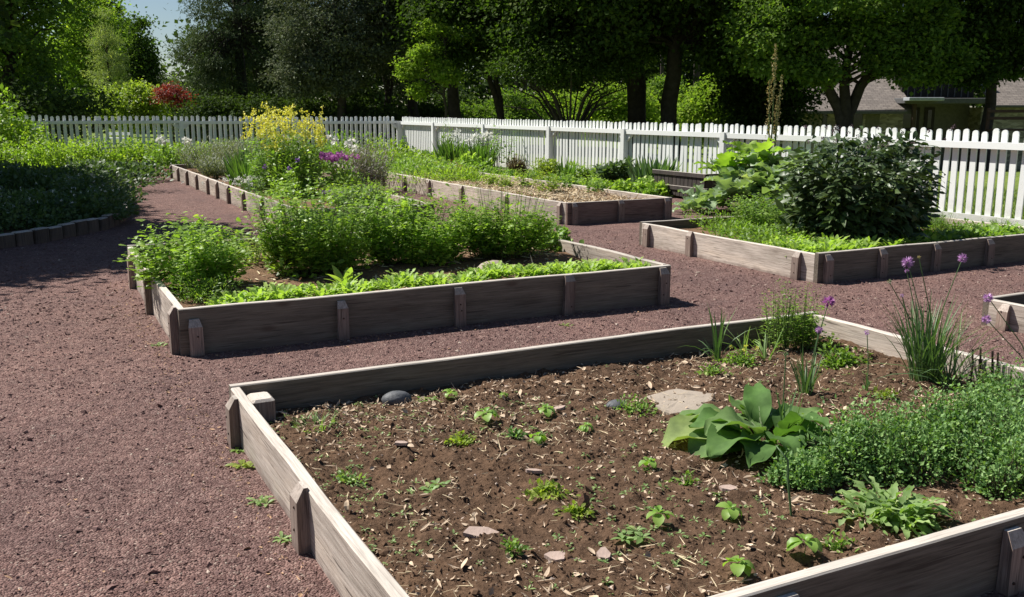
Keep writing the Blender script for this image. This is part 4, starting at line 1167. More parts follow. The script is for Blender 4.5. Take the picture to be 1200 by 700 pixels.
def brick_edge(lab, a, b, h=.1):
    """row of bricks on edge from world point a to b, one thing"""
    a, b = np.asarray(a, float), np.asarray(b, float); d = b - a; L = np.linalg.norm(d[:2]); n = int(L / .105)
    root = thing('brick_edging', lab, 'edging', (a[0], a[1], 0), math.atan2(d[1], d[0]))
    m = MB()
    for k in range(n):
        box(m, k * .105, k * .105 + .098, -.06 + rng.normal() * .004, .06, -.03, h + rng.normal() * .006, 0, .006)
    m.build('brick_row', BRICK, root)


brick_edge('red brick edging between the straw bed and the iris border', W(8.6, col_v(8.6, 492)), W(8.35, col_v(8.35, 560)), .16)
brick_edge('red brick edging before the bright hedge at the back path', W(2.2, 28.3), W(3.6, 28.2), .14)
brick_edge('short red brick edging behind the long stake bed', W(2.95, 24.3), W(2.95, 22.75), .16)
brick_edge('dark brick edging behind the lavender', W(3.3, 22.9), W(5.2, 22.9), .14)

# timber planter box
v0b = col_v(9.95, 830)
root = thing('timber_planter', 'long low dark timber planter box in front of the fence', 'planter', W(9.95, v0b, 0), ANG)
for k in range(13):
    m = MB(); box(m, -.02, 0, .004 + k * .11, .106 + k * .11, .06 + rng.normal() * .004, .47 + rng.normal() * .004, 0, .004); m.build('side_plank', DARKWOOD, root)
for k in range(5):
    m = MB(); box(m, .004 + k * .1, .098 + k * .1, -.02, 0, .06 + rng.normal() * .004, .47 + rng.normal() * .004, 0, .004); m.build('end_plank', DARKWOOD, root)
m = MB(); box(m, .002, .5, .002, 1.43, .05, .4, 0); m.build('soil', SOIL, root)
for z in (.16, .4):
    m = MB(); box(m, -.043, -.0225, -.045, 1.45, z, z + .075, 0, .005); m.build('side_rail', DARKWOOD, root)
    m = MB(); box(m, -.02, .52, -.045, -.0225, z, z + .075, 0, .005); m.build('end_rail', DARKWOOD, root)
for x, y in ((.02, .02), (.4, .02), (.02, 1.36)):
    m = MB(); box(m, x, x + .08, y, y + .07, -.02, .048, 0, .004); m.build('foot', DARKWOOD, root)

# ------------------------------------------------------------------ flowers of the stake bed (F)
def fat(px, py, z=.2): return at(px, py, z)
plant('mustard_flower', 'tall bush of bright yellow flowers, highest in the garden', 'flower', W(3.75, 15.2, .2),
      lambda m, c: (stalky(m, c, .7, .6, 1.1, 130, 46, .07, .035, LANCE, t0=.1, rl=.12, spread=1.05), [florets(m, q, .032, 8, .032, .023, 2) for tip in stalky(m, c, .6, .55, 1.38, 62, 16, .05, .02, LANCE, t0=.3, rl=.05, spread=1.05, hvar=.4) for q in tip + rng.normal(size=(8, 3)) * [.045, .045, .09]]), [MIDG, STEM, YELLOW])
plant('dark_leafy_bush', 'dark green bush with violet flowers under the yellow blooms', 'flower', W(3.72, 14.5, .2),
      lambda m, c: (dome(m, c, .55, .5, .68, 2600, .06, .032, OV, shell=.4, lump=.3, stems=40), [florets(m, c + q, .03, 12, .034, .026, 2) for q in np.stack([rng.normal(size=6) * .3, rng.normal(size=6) * .3 - .15, .35 + .3 * rng.random(6)], 1)]), [LOVAGE, STEM, PURPLE])
plant('white_flower_cover', 'low ground cover dotted with white flowers behind the stakes', 'flower', W(3.55, 15.6, .2),
      lambda m, c: (dome(m, c, .5, 1.1, .2, 2600, .045, .026, OV, shell=.3, lump=.35, rot=ANG), [florets(m, c + q, .018, 8, .024, .018, 2) for q in np.stack([rng.normal(size=70) * .3 - .3, rng.normal(size=70) * .5, .17 + .06 * rng.random(70)], 1)]), [MINT, STEM, PETALW])
plant('lavender', 'grey lavender bush spreading at the far end of the stake bed', 'lavender', W(3.7, 21.2, .2), lambda m, c: stalky(m, c, .9, .8, .78, 220, 30, .07, .012, BLADE, t0=.15, rl=.07, spread=1.1, leafdir=1.2), [GREY, STEM])
plant('lavender', 'second grey lavender, brown-tipped, nearer the iris leaves', 'lavender', W(4.2, 20.0, .2), lambda m, c: stalky(m, c, .8, .7, .85, 200, 30, .07, .012, BLADE, t0=.15, rl=.07, spread=1.1, leafdir=1.2), [GREY, WOODY])
plant('lavender', 'small silvery lavender directly behind the farthest stakes', 'lavender', W(3.4, 19.2, .2), lambda m, c: stalky(m, c, .45, .5, .5, 120, 30, .06, .012, BLADE, t0=.1, rl=.06, spread=1.1, leafdir=1.2), [GREY, STEM])
plant('iris', 'bluish iris blades left of the yellow flowers', 'iris', W(3.85, 18.0, .2), lambda m, c: blades(m, c, .45, 150, .72, .04, .35, .3), [CHIVE])
plant('iris', 'greener iris blades close behind the stakes', 'iris', W(3.5, 17.2, .2), lambda m, c: blades(m, c, .35, 90, .6, .035, .4, .4), [IRIS])
plant('lavender', 'mauve-grey bush on the far side of the yellow flowers', 'lavender', W(5.6, 17.0, .05), lambda m, c: stalky(m, c, .6, .6, .98, 160, 30, .07, .014, BLADE, t0=.15, rl=.07, spread=1.05, leafdir=1.0), [leafmat('mauve_grey_leaf', (.16, .14, .13), (.25, .22, .21), .2), STEM])
p = W(5.05, 13.5, .15)
plant('phlox', 'magenta phlox cluster flowering between the two long beds', 'flower', at(398, 236, .1),
      lambda m, c: (dome(m, c, .3, .26, .62, 1000, .06, .035, OV, shell=.3, stems=30), [florets(m, c + q, .03, 12, .036, .028, 2) for q in np.stack([rng.normal(size=60) * .15, rng.normal(size=60) * .12 - .08, .64 + .1 * rng.random(60)], 1)]), [LOVAGE, STEM, PINK])
plant('violet_flower', 'violet flowers under the magenta phlox', 'flower', at(392, 243, .1),
      lambda m, c: (dome(m, c, .22, .2, .22, 500, .05, .03, OV, shell=.3, stems=10), [florets(m, c + q, .028, 12, .032, .026, 2) for q in np.stack([rng.normal(size=10) * .1, rng.normal(size=10) * .08 - .1, .2 + .06 * rng.random(10)], 1)]), [LOVAGE, STEM, PURPLE])
plant('leafy_herb', 'light green herb at the near end of the stake bed', 'herb', W(4.1, 12.6, .2), lambda m, c: stalky(m, c, .6, .6, .36, 70, 36, .05, .026, OV, t0=.1, rl=.08), [PARSLEY, STEM])
plant('pale_leaf_plant', 'pale leafy plant in the near corner of the stake bed', 'plant', at(470, 244, .2), lambda m, c: rosette(m, c, 16, .3, .12, .3, 1.2, OV, bend=1.0), [LETTUCE])
plant('grey_herb', 'silvery herb trailing over the near board of the stake bed', 'herb', at(425, 246, .2), lambda m, c: dome(m, c, .4, .3, .2, 1200, .06, .035, OV, shell=.3, lump=.3), [MINT, STEM])
plant('white_peony', 'white double blooms at the far left of the lavender', 'flower', far(192, 24.0, .1),
      lambda m, c: (dome(m, c, .5, .4, .62, 900, .09, .045, OV, shell=.3, stems=20), [florets(m, c + q, .07, 16, .09, .07, 2) for q in ((-.05, -.2, .72), (.08, -.25, .66), (.55, -.2, .66), (.62, -.15, .62), (-.12, -.1, .66))]), [MIDG, STEM, PETALW])
plant('white_rose', 'white blooms among the yellow flowers', 'flower', W(4.4, 16.6, .2),
      lambda m, c: (dome(m, c, .35, .3, .8, 600, .06, .03, OV, shell=.3, stems=20), [florets(m, c + q, .06, 14, .075, .06, 2) for q in ((-.3, -.2, .82), (-.2, -.3, .78), (.5, -.2, .84), (.55, -.1, .78))]), [MIDG, STEM, PETALW])
plant('white_rose', 'white blooms low in the stake bed, right of the yellow bush', 'flower', W(4.6, 15.0, .2),
      lambda m, c: (dome(m, c, .3, .3, .72, 600, .06, .03, OV, shell=.3, stems=20), [florets(m, c + q, .05, 12, .06, .05, 2) for q in ((.1, -.2, .76), (.2, -.1, .7), (.16, -.15, .82))]), [MIDG, STEM, PETALW])

# ------------------------------------------------------------------ shaded herb bed at the left (G) and hedge behind it
BLOCKW = woodmat('shaded_block_wood', 2, (.05, .037, .03), (.11, .082, .066), (.17, .13, .105))  # darker brown, so the colour carries the shade over the blocks
root = thing('block_edging', 'curved edging of upright wooden blocks around the shaded herbs', 'edging', at(0, 293, 0))
ctrl = np.array([at(x, y, 0)[:2] for x, y in ((-120, 318), (-60, 306), (0, 293), (45, 286), (90, 277), (122, 270), (141, 262))])
ctrl = np.concatenate([ctrl, [ctrl[-1] + [-.25, .9], ctrl[-1] + [-.9, 2.6], ctrl[-1] + [-1.9, 5.0]]])
seg = np.linalg.norm(np.diff(ctrl, axis=0), axis=1); cum = np.concatenate([[0], np.cumsum(seg)])
o3 = at(0, 293, 0)
for d in np.arange(.05, cum[-1], .24):
    x, y = np.interp(d, cum, ctrl[:, 0]), np.interp(d, cum, ctrl[:, 1]); x2, y2 = np.interp(min(d + .1, cum[-1]), cum, ctrl[:, 0]), np.interp(min(d + .1, cum[-1]), cum, ctrl[:, 1])
    th = math.atan2(y2 - y, x2 - x); h = .17 + rng.normal() * .012
    m = MB(); box(m, -.112, .112, -.05, .05, -.03, h, 0, .012)
    b = m.build('block', BLOCKW, root); b.location = (float(x - o3[0]), float(y - o3[1]), 0); b.rotation_euler = (0, 0, th)
bedpoly = [*(ctrl + 0), ctrl[-1] + [-12, 3], ctrl[0] + [-14, 0]]
m = MB(); V = [(*p, .1) for p in bedpoly]; m.add(V, [tuple(range(len(V)))])
tag(m.build('herb_bed_soil', SOIL), kind='structure')
GH = [(25, 262, 1.0, .7, .34, 'mint mound with tiny pale flowers behind the wooden blocks', MINT, 5200), (95, 255, .8, .7, .42, 'grey-green mint mound at the corner of the wooden blocks', MINT, 4800), (-40, 268, 1.0, .7, .4, 'mint mound at the picture edge behind the blocks', MINT, 3500),
      (112, 240, .6, .9, .5, 'dark catmint bush bulging over the path corner', MINT, 5000)]
for px, py, rx, ry, h, lab, mt, n in GH:
    p = at(px, py, .1)
    plant('mint', lab, 'herb', p, lambda m, c: (dome(m, c, rx, ry, h, n, .05, .03, OV, shell=.4, lump=.3, stems=60), [florets(m, c + q, .012, 6, .016, .012, 2) for q in np.stack([rng.normal(size=24) * rx * .4, -ry * .3 + rng.normal(size=24) * ry * .3, h * (.75 + .25 * rng.random(24))], 1)]), [mt, STEM, PETALW], None)
for (x, y, rx, ry, h, lab) in ((-7.9, 15.2, 1.5, 1.2, .42, 'dark shaded herb bush in the middle of the block-edged bed'), (-8.6, 17.6, 1.7, 1.3, .36, 'shaded herb bush farther back, its top catching light'), (-10.4, 17.0, 1.6, 1.4, .42, 'tall shaded herb bush at the picture edge'),
                               (-8.4, 19.6, 1.0, 1.2, .3, 'shaded herb bush at the far end beside the path')):
    plant('herb_bush', lab, 'herb', (x, y, .1), lambda m, c: dome(m, c, rx, ry, h, 6500, .075, .045, OV, shell=.5, lump=.3, stems=60), [MINT, STEM])
# bright hedge
k = 0
for u, v, h, lab in ((-2.2, 27.2, .78, 'hedge mound half outside the picture'), (-.9, 27.4, .74, 'hedge mound below the left end of the fence'), (.3, 27.9, .7, 'bright hedge mound under the third row of pickets'), (1.4, 28.3, .68, 'bright hedge mound left of the fence post'), (2.5, 28.9, .6, 'bright hedge mound directly over the brick edging'), (3.6, 28.9, .56, 'last bright hedge mound, nearest the white blooms'),
                     (-1.9, 25.4, .8, 'sunlit hedge mound just behind the shaded herbs'), (-.6, 25.6, .74, 'sunlit hedge mound beside the path bend'), (.55, 26.3, .62, 'sunlit hedge mound at the corner of the path')):
    plant('hedge_mound', lab, 'hedge', W(u, v, 0), lambda m, c: dome(m, c, .95, .75, h, 4200, .07, .04, OV, shell=.4, lump=.3, stems=40, rot=ANG), [HEDGE, STEM])
plant('low_hedge', 'small bright plants in front of the white blooms at the back', 'hedge', W(4.4, 26.5, 0), lambda m, c: dome(m, c, .9, .6, .5, 2600, .07, .04, OV, shell=.4, lump=.3, rot=ANG), [HEDGE, STEM])
plant('back_border_plant', 'mixed green foliage along the back fence behind the lavender', 'plant', W(6.2, 28.6, 0), lambda m, c: dome(m, c, 1.6, .6, .62, 3600, .08, .04, OV, shell=.3, lump=.35, rot=ANG), [MIDG, STEM])
plant('back_border_plant', 'mixed foliage along the back fence right of the yellow flowers', 'plant', W(8.6, 28.0, 0), lambda m, c: dome(m, c, 1.5, .7, .7, 3600, .08, .04, OV, shell=.3, lump=.35, rot=ANG), [MIDG, STEM])
plant('back_border_plant', 'pale green foliage filling the ground left of the straw bed', 'plant', W(8.7, 23.5, 0), lambda m, c: dome(m, c, 1.0, 1.9, .5, 4000, .08, .04, OV, shell=.3, lump=.35, rot=ANG), [HEDGE, STEM])
plant('back_border_plant', 'low green foliage past the upper end of the straw bed', 'plant', W(6.9, 23.6, 0), lambda m, c: dome(m, c, 1.1, 1.5, .4, 3600, .08, .04, OV, shell=.3, lump=.35, rot=ANG), [MIDG, STEM])
plant('leafy_bush', 'yellow-green bush at the left end of the picket fence', 'bush', far(5, 26.2, 0), lambda m, c: (dome(m, c, .95, .8, 1.95, 3200, .12, .07, OV, shell=.4, lump=.35, stems=60)), [HEDGE, STEM])

# ------------------------------------------------------------------ picket fence
UF = 11.12


def picket(parent, along, off, a, wd, z0, z1, tilt=0.0):
    """flat picket with a rounded top; along: 'v' or 'u'"""
    n = 7; th = np.linspace(0, math.pi, n)
    prof = [(-wd / 2, z0), (wd / 2, z0)] + [(wd / 2 * math.cos(t), z1 - wd * .42 + wd * .42 * math.sin(t)) for t in th]
    V = []
    for d in (0, .02):
        for x, z in prof:
            s = a + x + tilt * (z - z0)
            V.append(W(off + d, s, z) if along == 'v' else W(s, off + d, z))
    k = len(prof); F = [tuple(range(k)), tuple(range(2 * k - 1, k - 1, -1))] + [(i, k + i, k + (i + 1) % k, (i + 1) % k) for i in range(k)]
    m = MB(); m.add(np.array(V), F)
    return m


def wbox(m, along, off0, off1, a0, a1, z0, z1):
    P = []
    for z in (z0, z1):
        for o_, a in ((off0, a0), (off0, a1), (off1, a1), (off1, a0)):
            P.append(W(o_, a, z) if along == 'v' else W(a, o_, z))
    m.add(np.array(P), [(3, 2, 1, 0), (4, 5, 6, 7), (0, 1, 5, 4), (1, 2, 6, 5), (2, 3, 7, 6), (3, 0, 4, 7)])


def fence(label, along, off, posts, pitch, zt, zo=0.0, skip=None):
    root = thing('picket_fence', label, 'fence', W(off, posts[0], 0) if along == 'v' else W(posts[0], off, 0))
    base = np.array(root.location)
    inv = lambda m: [v.__isub__(base.astype(np.float32)) for v in m.v]
    lo, hi = posts[0], posts[-1]
    A = np.arange(lo + .05, hi - .02, pitch)
    near = A[:100] if along == 'v' else A[:100]
    for k, a in enumerate(near):
        m = picket(root, along, off, a + rng.normal() * .006, .086, .1 + zo, zt(a) + rng.normal() * .01, rng.normal() * .016); inv(m)
        m.build('picket', WHITE, root)
    if len(A) > 100:
        mm = MB()
        for a in A[100:]:
            m = picket(root, along, off, a + rng.normal() * .004, .086, .1 + zo, zt(a) + rng.normal() * .006, rng.normal() * .006); mm.add(np.concatenate(m.v), [tuple(q) for f_ in m.f for q in f_.tolist()])
        inv(mm); o = mm.build('far_picket', WHITE, root); o['kind'] = 'stuff'
    for a, b in zip(posts[:-1], posts[1:]):
        for nm, dz0, dz1 in (('top_rail', -.235, -.15), ('bottom_rail', None, None)):
            m = MB()
            if dz0 is None: wbox(m, along, off - .042, off - .002, a + .062, b - .062, .05 + zo, .15 + zo)
            else: wbox(m, along, off - .09, off - .002, a + .062, b - .062, zt(a) + dz0, zt(a) + dz1)
            inv(m); m.build(nm, WHITE, root)
    for a in posts:
        m = MB(); wbox(m, along, off - .125, off - .004, a - .06, a + .06, 0, zt(a) - .14)
        inv(m); m.build('post', WHITE, root)
        for s in (-1, 1):                                            # corner brackets under the rail
            if (s < 0 and a == posts[0]) or (s > 0 and a == posts[-1]): continue
            zz = zt(a) - .237; V = []
            for d in (-.06, -.004):
                for x, z in ((.061, zz), (.24, zz), (.2, zz - .06), (.061, zz - .15)):
                    V.append(W(off + d, a + s * x, z) if along == 'v' else W(a + s * x, off + d, z))
            m = MB(); F = [(0, 1, 2, 3), (7, 6, 5, 4)] + [(i, 4 + i, 4 + (i + 1) % 4, (i + 1) % 4) for i in range(4)]
            m.add(np.array(V), F); inv(m); m.build('bracket', WHITE, root)


fence('sunlit white picket fence running back along the border to the corner', 'v', UF, [4.05, 7.2, 10.35, 13.5, 16.66, 19.8, 23.4, 26.9, 29.75], .143, lambda a: 1.245 + .0016 * max(0, a - 7))
fence('shaded white picket fence across the back of the garden', 'u', 29.81, [-.1 - 3.0, .35, 4.25, 7.75, 11.0], .156, lambda a: 1.285 + .065 * (11 - a) / 11)
# white bench seen between pickets of the back fence
p = far(135, 30.5, 0); root = thing('garden_bench', 'white garden bench glimpsed through the back fence', 'bench', p)
for nm, (x0, x1, y0, y1, z0, z1) in (('seat', (-.35, .35, -.2, .2, .6, .64)), ('leg', (-.32, -.27, -.18, .18, 0, .598)), ('leg', (.27, .32, -.18, .18, 0, .598)), ('backrest', (-.35, .35, .2, .23, .72, .8))):
    m = MB(); box(m, x0, x1, y0, y1, z0, z1, 0, .004); m.build(nm, WHITE, root)
# grass blades on the lawn next to the fence
n = 15000; u = UF + .1 + 5.5 * rng.random(n) ** 1.3; v = 5.5 + 10 * rng.random(n); P = u[:, None] * E2 + v[:, None] * E1
P = np.concatenate([P, (gz(P[:, 0], P[:, 1]) - .02)[:, None]], 1); q = rnd_dir(n) * .5 + [0, 0, 1.]
m = MB(); cards(m, P, q, rnd_dir(n) * [1, 1, .2], .05 + .07 * rng.random(n), .012, .3)
n = 500; v = 5.5 + 14 * rng.random(n); P = (UF - .05 + .16 * rng.random(n))[:, None] * E2 + v[:, None] * E1; P = np.concatenate([P, np.zeros((n, 1))], 1)
cards(m, P, rnd_dir(n) * .5 + [0, 0, 1.], rnd_dir(n), .08 + .08 * rng.random(n), .014, .3)
tag(m.build('grass_blades', leafmat('grass_blade', (.08, .14, .025), (.16, .22, .05), .35)), kind='stuff')

# ------------------------------------------------------------------ trees
def trunk_line(base, top, n=7, wob=.08):
    t = np.linspace(0, 1, n)[:, None]
    p = np.asarray(base) * (1 - t) + np.asarray(top) * t
    w = rng.normal(size=(n, 3)) * wob; w[0] = 0; w[:, 2] = 0
    return p + w


def crown(m, centre, rad, ncl, per, clr, L, Wd, cone=0.0, shell=2.2, flat=.55, mat=0, lowcut=-.85, gap=None):
    """leaf clumps through an ellipsoid; returns clump centres"""
    L, Wd, per = L * .7, Wd * .7, int(per * 1.8)
    d = rnd_dir(ncl); r = rng.random(ncl) ** (1 / shell)
    p = d * r[:, None]
    p = p[p[:, 2] > lowcut]
    if cone: p[:, :2] *= (1 - cone * (p[:, 2:3] + 1) / 2)
    q = np.asarray(centre) + p * np.asarray(rad)
    nn = len(q)
    cs = clr * (.6 + .8 * rng.random(nn))
    P = (q[:, None] + rng.normal(size=(nn, per, 3)) * (cs[:, None] * [[1, 1, flat]])[:, None]).reshape(-1, 3)
    o = norm(np.repeat(p, per, axis=0) * [1, 1, .4] + .001)
    D = norm(o * .6 + rnd_dir(len(P)) * .8 - np.array([0, 0, .25])); N = norm(np.array([0, 0, 1.]) + o * .3 + rnd_dir(len(P)) * .7)
    s = .65 + .7 * rng.random(len(P))
    cards(m, P, D, N, L * s, Wd * s, .18, mat)
    return q


def tree(name, label, cat, px, Y, crowns, mat, tr, th, leans=((0, 0),), limbs=26, group=None, bark=None, x=None, low=None):
    """crowns: list of (dx, dy, zc, rx, ry, rz, clumps, leaves per clump, clump size, leaf length, leaf width, cone)"""
    X = far(px, Y)[0] if x is None else x
    z0 = float(gz(X, Y)) - .05
    root = thing(name, label, cat, (X, Y, z0), group=group)
    m = MB(); ends = []
    for (lx, ly) in leans:
        tf = .0 if len(leans) == 1 else (.28 if th > 4 else .0)
        ln = trunk_line((0, 0, -.1), (0, 0, th), 9, tr * .3 if th > 2 else .02)
        g_ = np.clip((np.linspace(0, 1, 9) - tf) / (1 - tf), 0, 1); ln[:, 0] += lx * g_; ln[:, 1] += ly * g_
        r = tr * np.linspace(1, .35, 9); r[0] *= 1.35
        tube(m, ln, r, 10); ends.append(ln)
    mc = MB(); Q = []
    for (dx, dy, zc, rx, ry, rz, nc, per, clr, L, Wd, cone) in crowns:
        Q.append(crown(mc, (dx, dy, zc - z0), (rx, ry, rz), nc, per, clr, L, Wd, cone))
    Q = np.concatenate(Q)
    for q in Q[rng.permutation(len(Q))[:limbs]]:
        ln = ends[rng.integers(len(ends))]
        hz = np.clip(q[2] - .5 * np.linalg.norm(q[:2] - ln[4, :2]), th * .5, th * .97)
        k = np.array([np.interp(hz, ln[:, 2], ln[:, a]) for a in range(3)])
        md = k * .5 + q * .5 + [0, 0, .12 * np.linalg.norm(q - k)] + rng.normal(size=3) * .1
        tube(m, [k, k * .6 + md * .4, md, q], np.array([.24, .18, .12, .05]) * tr * (1 if th > 2 else .6), 6, cap=False)
    m.build('trunk', bark or BARK, root, smooth=True)
    mc.build('crown', mat, root)
    return root


# trees at the left and behind the back fence
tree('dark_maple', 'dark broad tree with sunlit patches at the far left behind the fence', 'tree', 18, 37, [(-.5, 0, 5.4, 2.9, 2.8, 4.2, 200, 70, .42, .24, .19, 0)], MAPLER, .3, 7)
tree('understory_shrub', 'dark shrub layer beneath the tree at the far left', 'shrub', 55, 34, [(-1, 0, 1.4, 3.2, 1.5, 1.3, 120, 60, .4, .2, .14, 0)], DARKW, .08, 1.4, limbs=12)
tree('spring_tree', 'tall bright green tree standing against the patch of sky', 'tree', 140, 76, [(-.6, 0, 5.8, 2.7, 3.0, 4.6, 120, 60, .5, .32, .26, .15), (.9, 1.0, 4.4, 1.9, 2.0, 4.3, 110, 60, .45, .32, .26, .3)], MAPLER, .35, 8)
tree('young_spring_tree', 'yellowish tree just behind the pale conifer', 'tree', 112, 68, [(0, 0, 6.0, 2.2, 2.0, 3.6, 150, 60, .55, .3, .24, .1)], SPRING, .2, 7)
tree('pale_conifer', 'pale feathery conifer in front of the bright green tree', 'conifer', 131, 56, [(0, 0, 3.9, 1.9, 1.7, 3.3, 95, 56, .26, .26, .05, .72)], PALEC, .1, 6, limbs=40)
tree('dark_yew', 'dark upright evergreen right of the pale conifer', 'tree', 168, 64, [(0, 0, 3.6, 1.3, 1.3, 3.9, 120, 70, .4, .28, .2, .45)], MAPLE, .15, 6)
tree('spring_shrub', 'bright yellow-green shrub showing over the back fence', 'shrub', 150, 45, [(0, 0, 1.6, 1.5, 1.0, 1.15, 60, 70, .32, .2, .13, 0), (1.0, 0, 1.5, .8, .7, .9, 30, 60, .3, .2, .13, 0)], YGREEN, .05, 1.3, limbs=10)
tree('red_maple', 'low red-leaved maple behind the back fence', 'tree', 202, 43, [(-.1, 0, 2.25, .55, .5, .4, 34, 50, .16, .12, .06, 0), (.5, 0, 1.9, .55, .5, .3, 24, 50, .15, .12, .06, 0)], REDM, .06, 1.9, limbs=14)
tree('background_bush', 'hazy green bush between the pale conifer and the red maple', 'bush', 194, 84, [(0, 0, 2.2, 2.4, 2, 1.7, 90, 60, .5, .34, .26, .1)], SPRING, .12, 1.5)
tree('dark_spruce', 'huge dark needle tree with drooping tips beside the sky', 'conifer', 286, 46, [(0, 0, 6.0, 2.6, 2.6, 5.4, 210, 84, .3, .26, .055, .12), (-1.3, -.8, 3.0, 1.9, 2.0, 1.8, 90, 84, .28, .26, .055, 0)], SPRUCE, .3, 10, limbs=90)
tree('dark_spruce', 'dense black-green conifer between the drooping one and the grey holly', 'conifer', 318, 49, [(.2, .3, 5.4, 2.4, 2.2, 5.6, 330, 80, .5, .26, .09, .1)], DARKW, .3, 9, limbs=40)
tree('grey_holly', 'grey-leaved holly spreading low over the yellow flowers', 'tree', 400, 40, [(0, .2, 5.0, 2.9, 2.4, 3.5, 290, 80, .28, .17, .1, .1), (-.9, -.6, 3.0, 1.9, 1.4, 1.2, 90, 80, .26, .17, .1, 0)], HOLLY, .2, 6.5, ((-.1, 0), (.7, .2)), limbs=50)
tree('grey_holly', 'thin bare-limbed grey tree just left of the fence corner', 'tree', 455, 44, [(.2, 0, 5.2, 2.3, 2.0, 3.6, 190, 60, .4, .17, .1, 0)], HOLLY, .17, 7, ((-.5, 0), (.7, .4)), limbs=70)
tree('bare_trunk_tree', 'dark tree trunk rising behind the fence corner', 'tree', 484, 42, [(0, 0, 6.6, 2.0, 2.0, 2.6, 130, 60, .5, .22, .16, 0)], MAPLE, .26, 7)
tree('bare_trunk_tree', 'second dark trunk behind the fence, right of the corner', 'tree', 532, 40, [(.3, .4, 6.4, 2.4, 2.2, 2.6, 170, 60, .5, .22, .16, 0)], MAPLE, .3, 7)
tree('spring_maple', 'light green young maple branch layers right of the corner', 'tree', 522, 36, [(-.75, 0, 3.6, .5, .5, .28, 16, 70, .17, .15, .12, 0), (.05, -.2, 2.75, .42, .4, .22, 14, 70, .16, .15, .12, 0), (-1.0, .1, 2.2, .34, .35, .2, 10, 70, .14, .15, .12, 0), (.3, .3, 4.3, .6, .5, .35, 18, 60, .2, .15, .12, 0), (-1.3, .3, 3.0, .4, .4, .3, 10, 60, .18, .15, .12, 0), (-.1, -.2, 3.15, .35, .3, .2, 10, 60, .15, .15, .12, 0), (-.5, .1, 4.4, .5, .5, .3, 12, 60, .18, .15, .12, 0)], SPRING, .07, 4.2, limbs=50)
for px, Y, lab in ((250, 40, 'dark brush behind the back fence below the drooping conifer'), (312, 40, 'dark brush behind the back fence under the grey holly edge'), (372, 41, 'dark brush behind the yellow flowers and the fence'), (432, 41, 'dark brush at the foot of the double holly trunk'), (492, 44, 'dark brush between the two bare trunks'), (536, 52, 'tall olive brush far behind the second bare trunk'), (556, 46, 'dark olive brush right of the second bare trunk')):
    tree('dark_brush', lab, 'shrub', px, Y, [(0, 0, .95, 1.5, 1.0, 1.0 if px < 480 else (1.9 if Y > 50 else .7), 70, 60, .35, .2, .13, 0)], DARKW if px < 550 else MAPLER, .05, 1.0, limbs=10)
# the big dark maples over the right run of the fence
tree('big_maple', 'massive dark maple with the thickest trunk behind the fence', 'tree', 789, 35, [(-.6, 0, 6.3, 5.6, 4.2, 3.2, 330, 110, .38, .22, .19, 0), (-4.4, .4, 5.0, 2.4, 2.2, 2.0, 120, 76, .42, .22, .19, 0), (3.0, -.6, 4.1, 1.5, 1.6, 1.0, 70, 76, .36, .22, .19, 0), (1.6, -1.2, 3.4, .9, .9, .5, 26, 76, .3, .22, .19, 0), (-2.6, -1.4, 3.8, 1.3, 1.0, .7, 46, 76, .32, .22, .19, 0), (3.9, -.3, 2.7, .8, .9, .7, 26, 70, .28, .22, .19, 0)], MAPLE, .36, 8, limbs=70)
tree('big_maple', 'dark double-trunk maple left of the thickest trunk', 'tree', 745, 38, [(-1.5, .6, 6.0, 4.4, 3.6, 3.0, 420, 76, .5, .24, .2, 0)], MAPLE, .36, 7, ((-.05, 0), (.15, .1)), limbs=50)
tree('leaning_tree', 'leaning dark trunk between the spring maple and the arching shrub', 'tree', 588, 38, [(-1.0, 0, 5.2, 2.6, 2.2, 2.3, 230, 70, .45, .22, .17, 0)], MAPLE, .15, 5.5, ((-1.6, .2), (-.7, .5)), limbs=40)
X0, Y0 = far(668, 34)[0], 34
root = thing('arching_shrub', 'many-stemmed dark shrub with bare arching limbs behind the fence', 'shrub', (X0, Y0, -.05))
m = MB(); mc = MB(); Q = []
for k in range(24):
    a = -1.5 + 3.0 * (k + .5) / 24 + rng.normal() * .08; reach = 1.1 + rng.random() * 1.5; hh = 2.1 + rng.random() * .9
    e = np.array([math.sin(a) * reach, rng.normal() * .7, hh - abs(a) * .35])
    pts = [(rng.normal() * .12, rng.normal() * .1, 0), (e[0] * .22, e[1] * .3, hh * .36), (e[0] * .55, e[1] * .6, hh * .72), e]
    tube(m, pts, [.055, .045, .032, .014], 6, cap=False); Q.append(e)
    for s in range(3):
        b = np.array(pts[2]) * (1 - s * .25) + e * s * .25; tube(m, [b, b + rng.normal(size=3) * [.25, .2, .12] + [0, 0, .2], b + rng.normal(size=3) * [.45, .3, .2] + [math.copysign(.3, e[0]), 0, .3]], [.016, .01, .005], 5, cap=False)
m.build('trunk', BARK, root, smooth=True)
crown(mc, (0, 0, 3.2), (2.7, 1.4, .75), 170, 60, .32, .15, .11)
mc.build('crown', MAPLE, root)
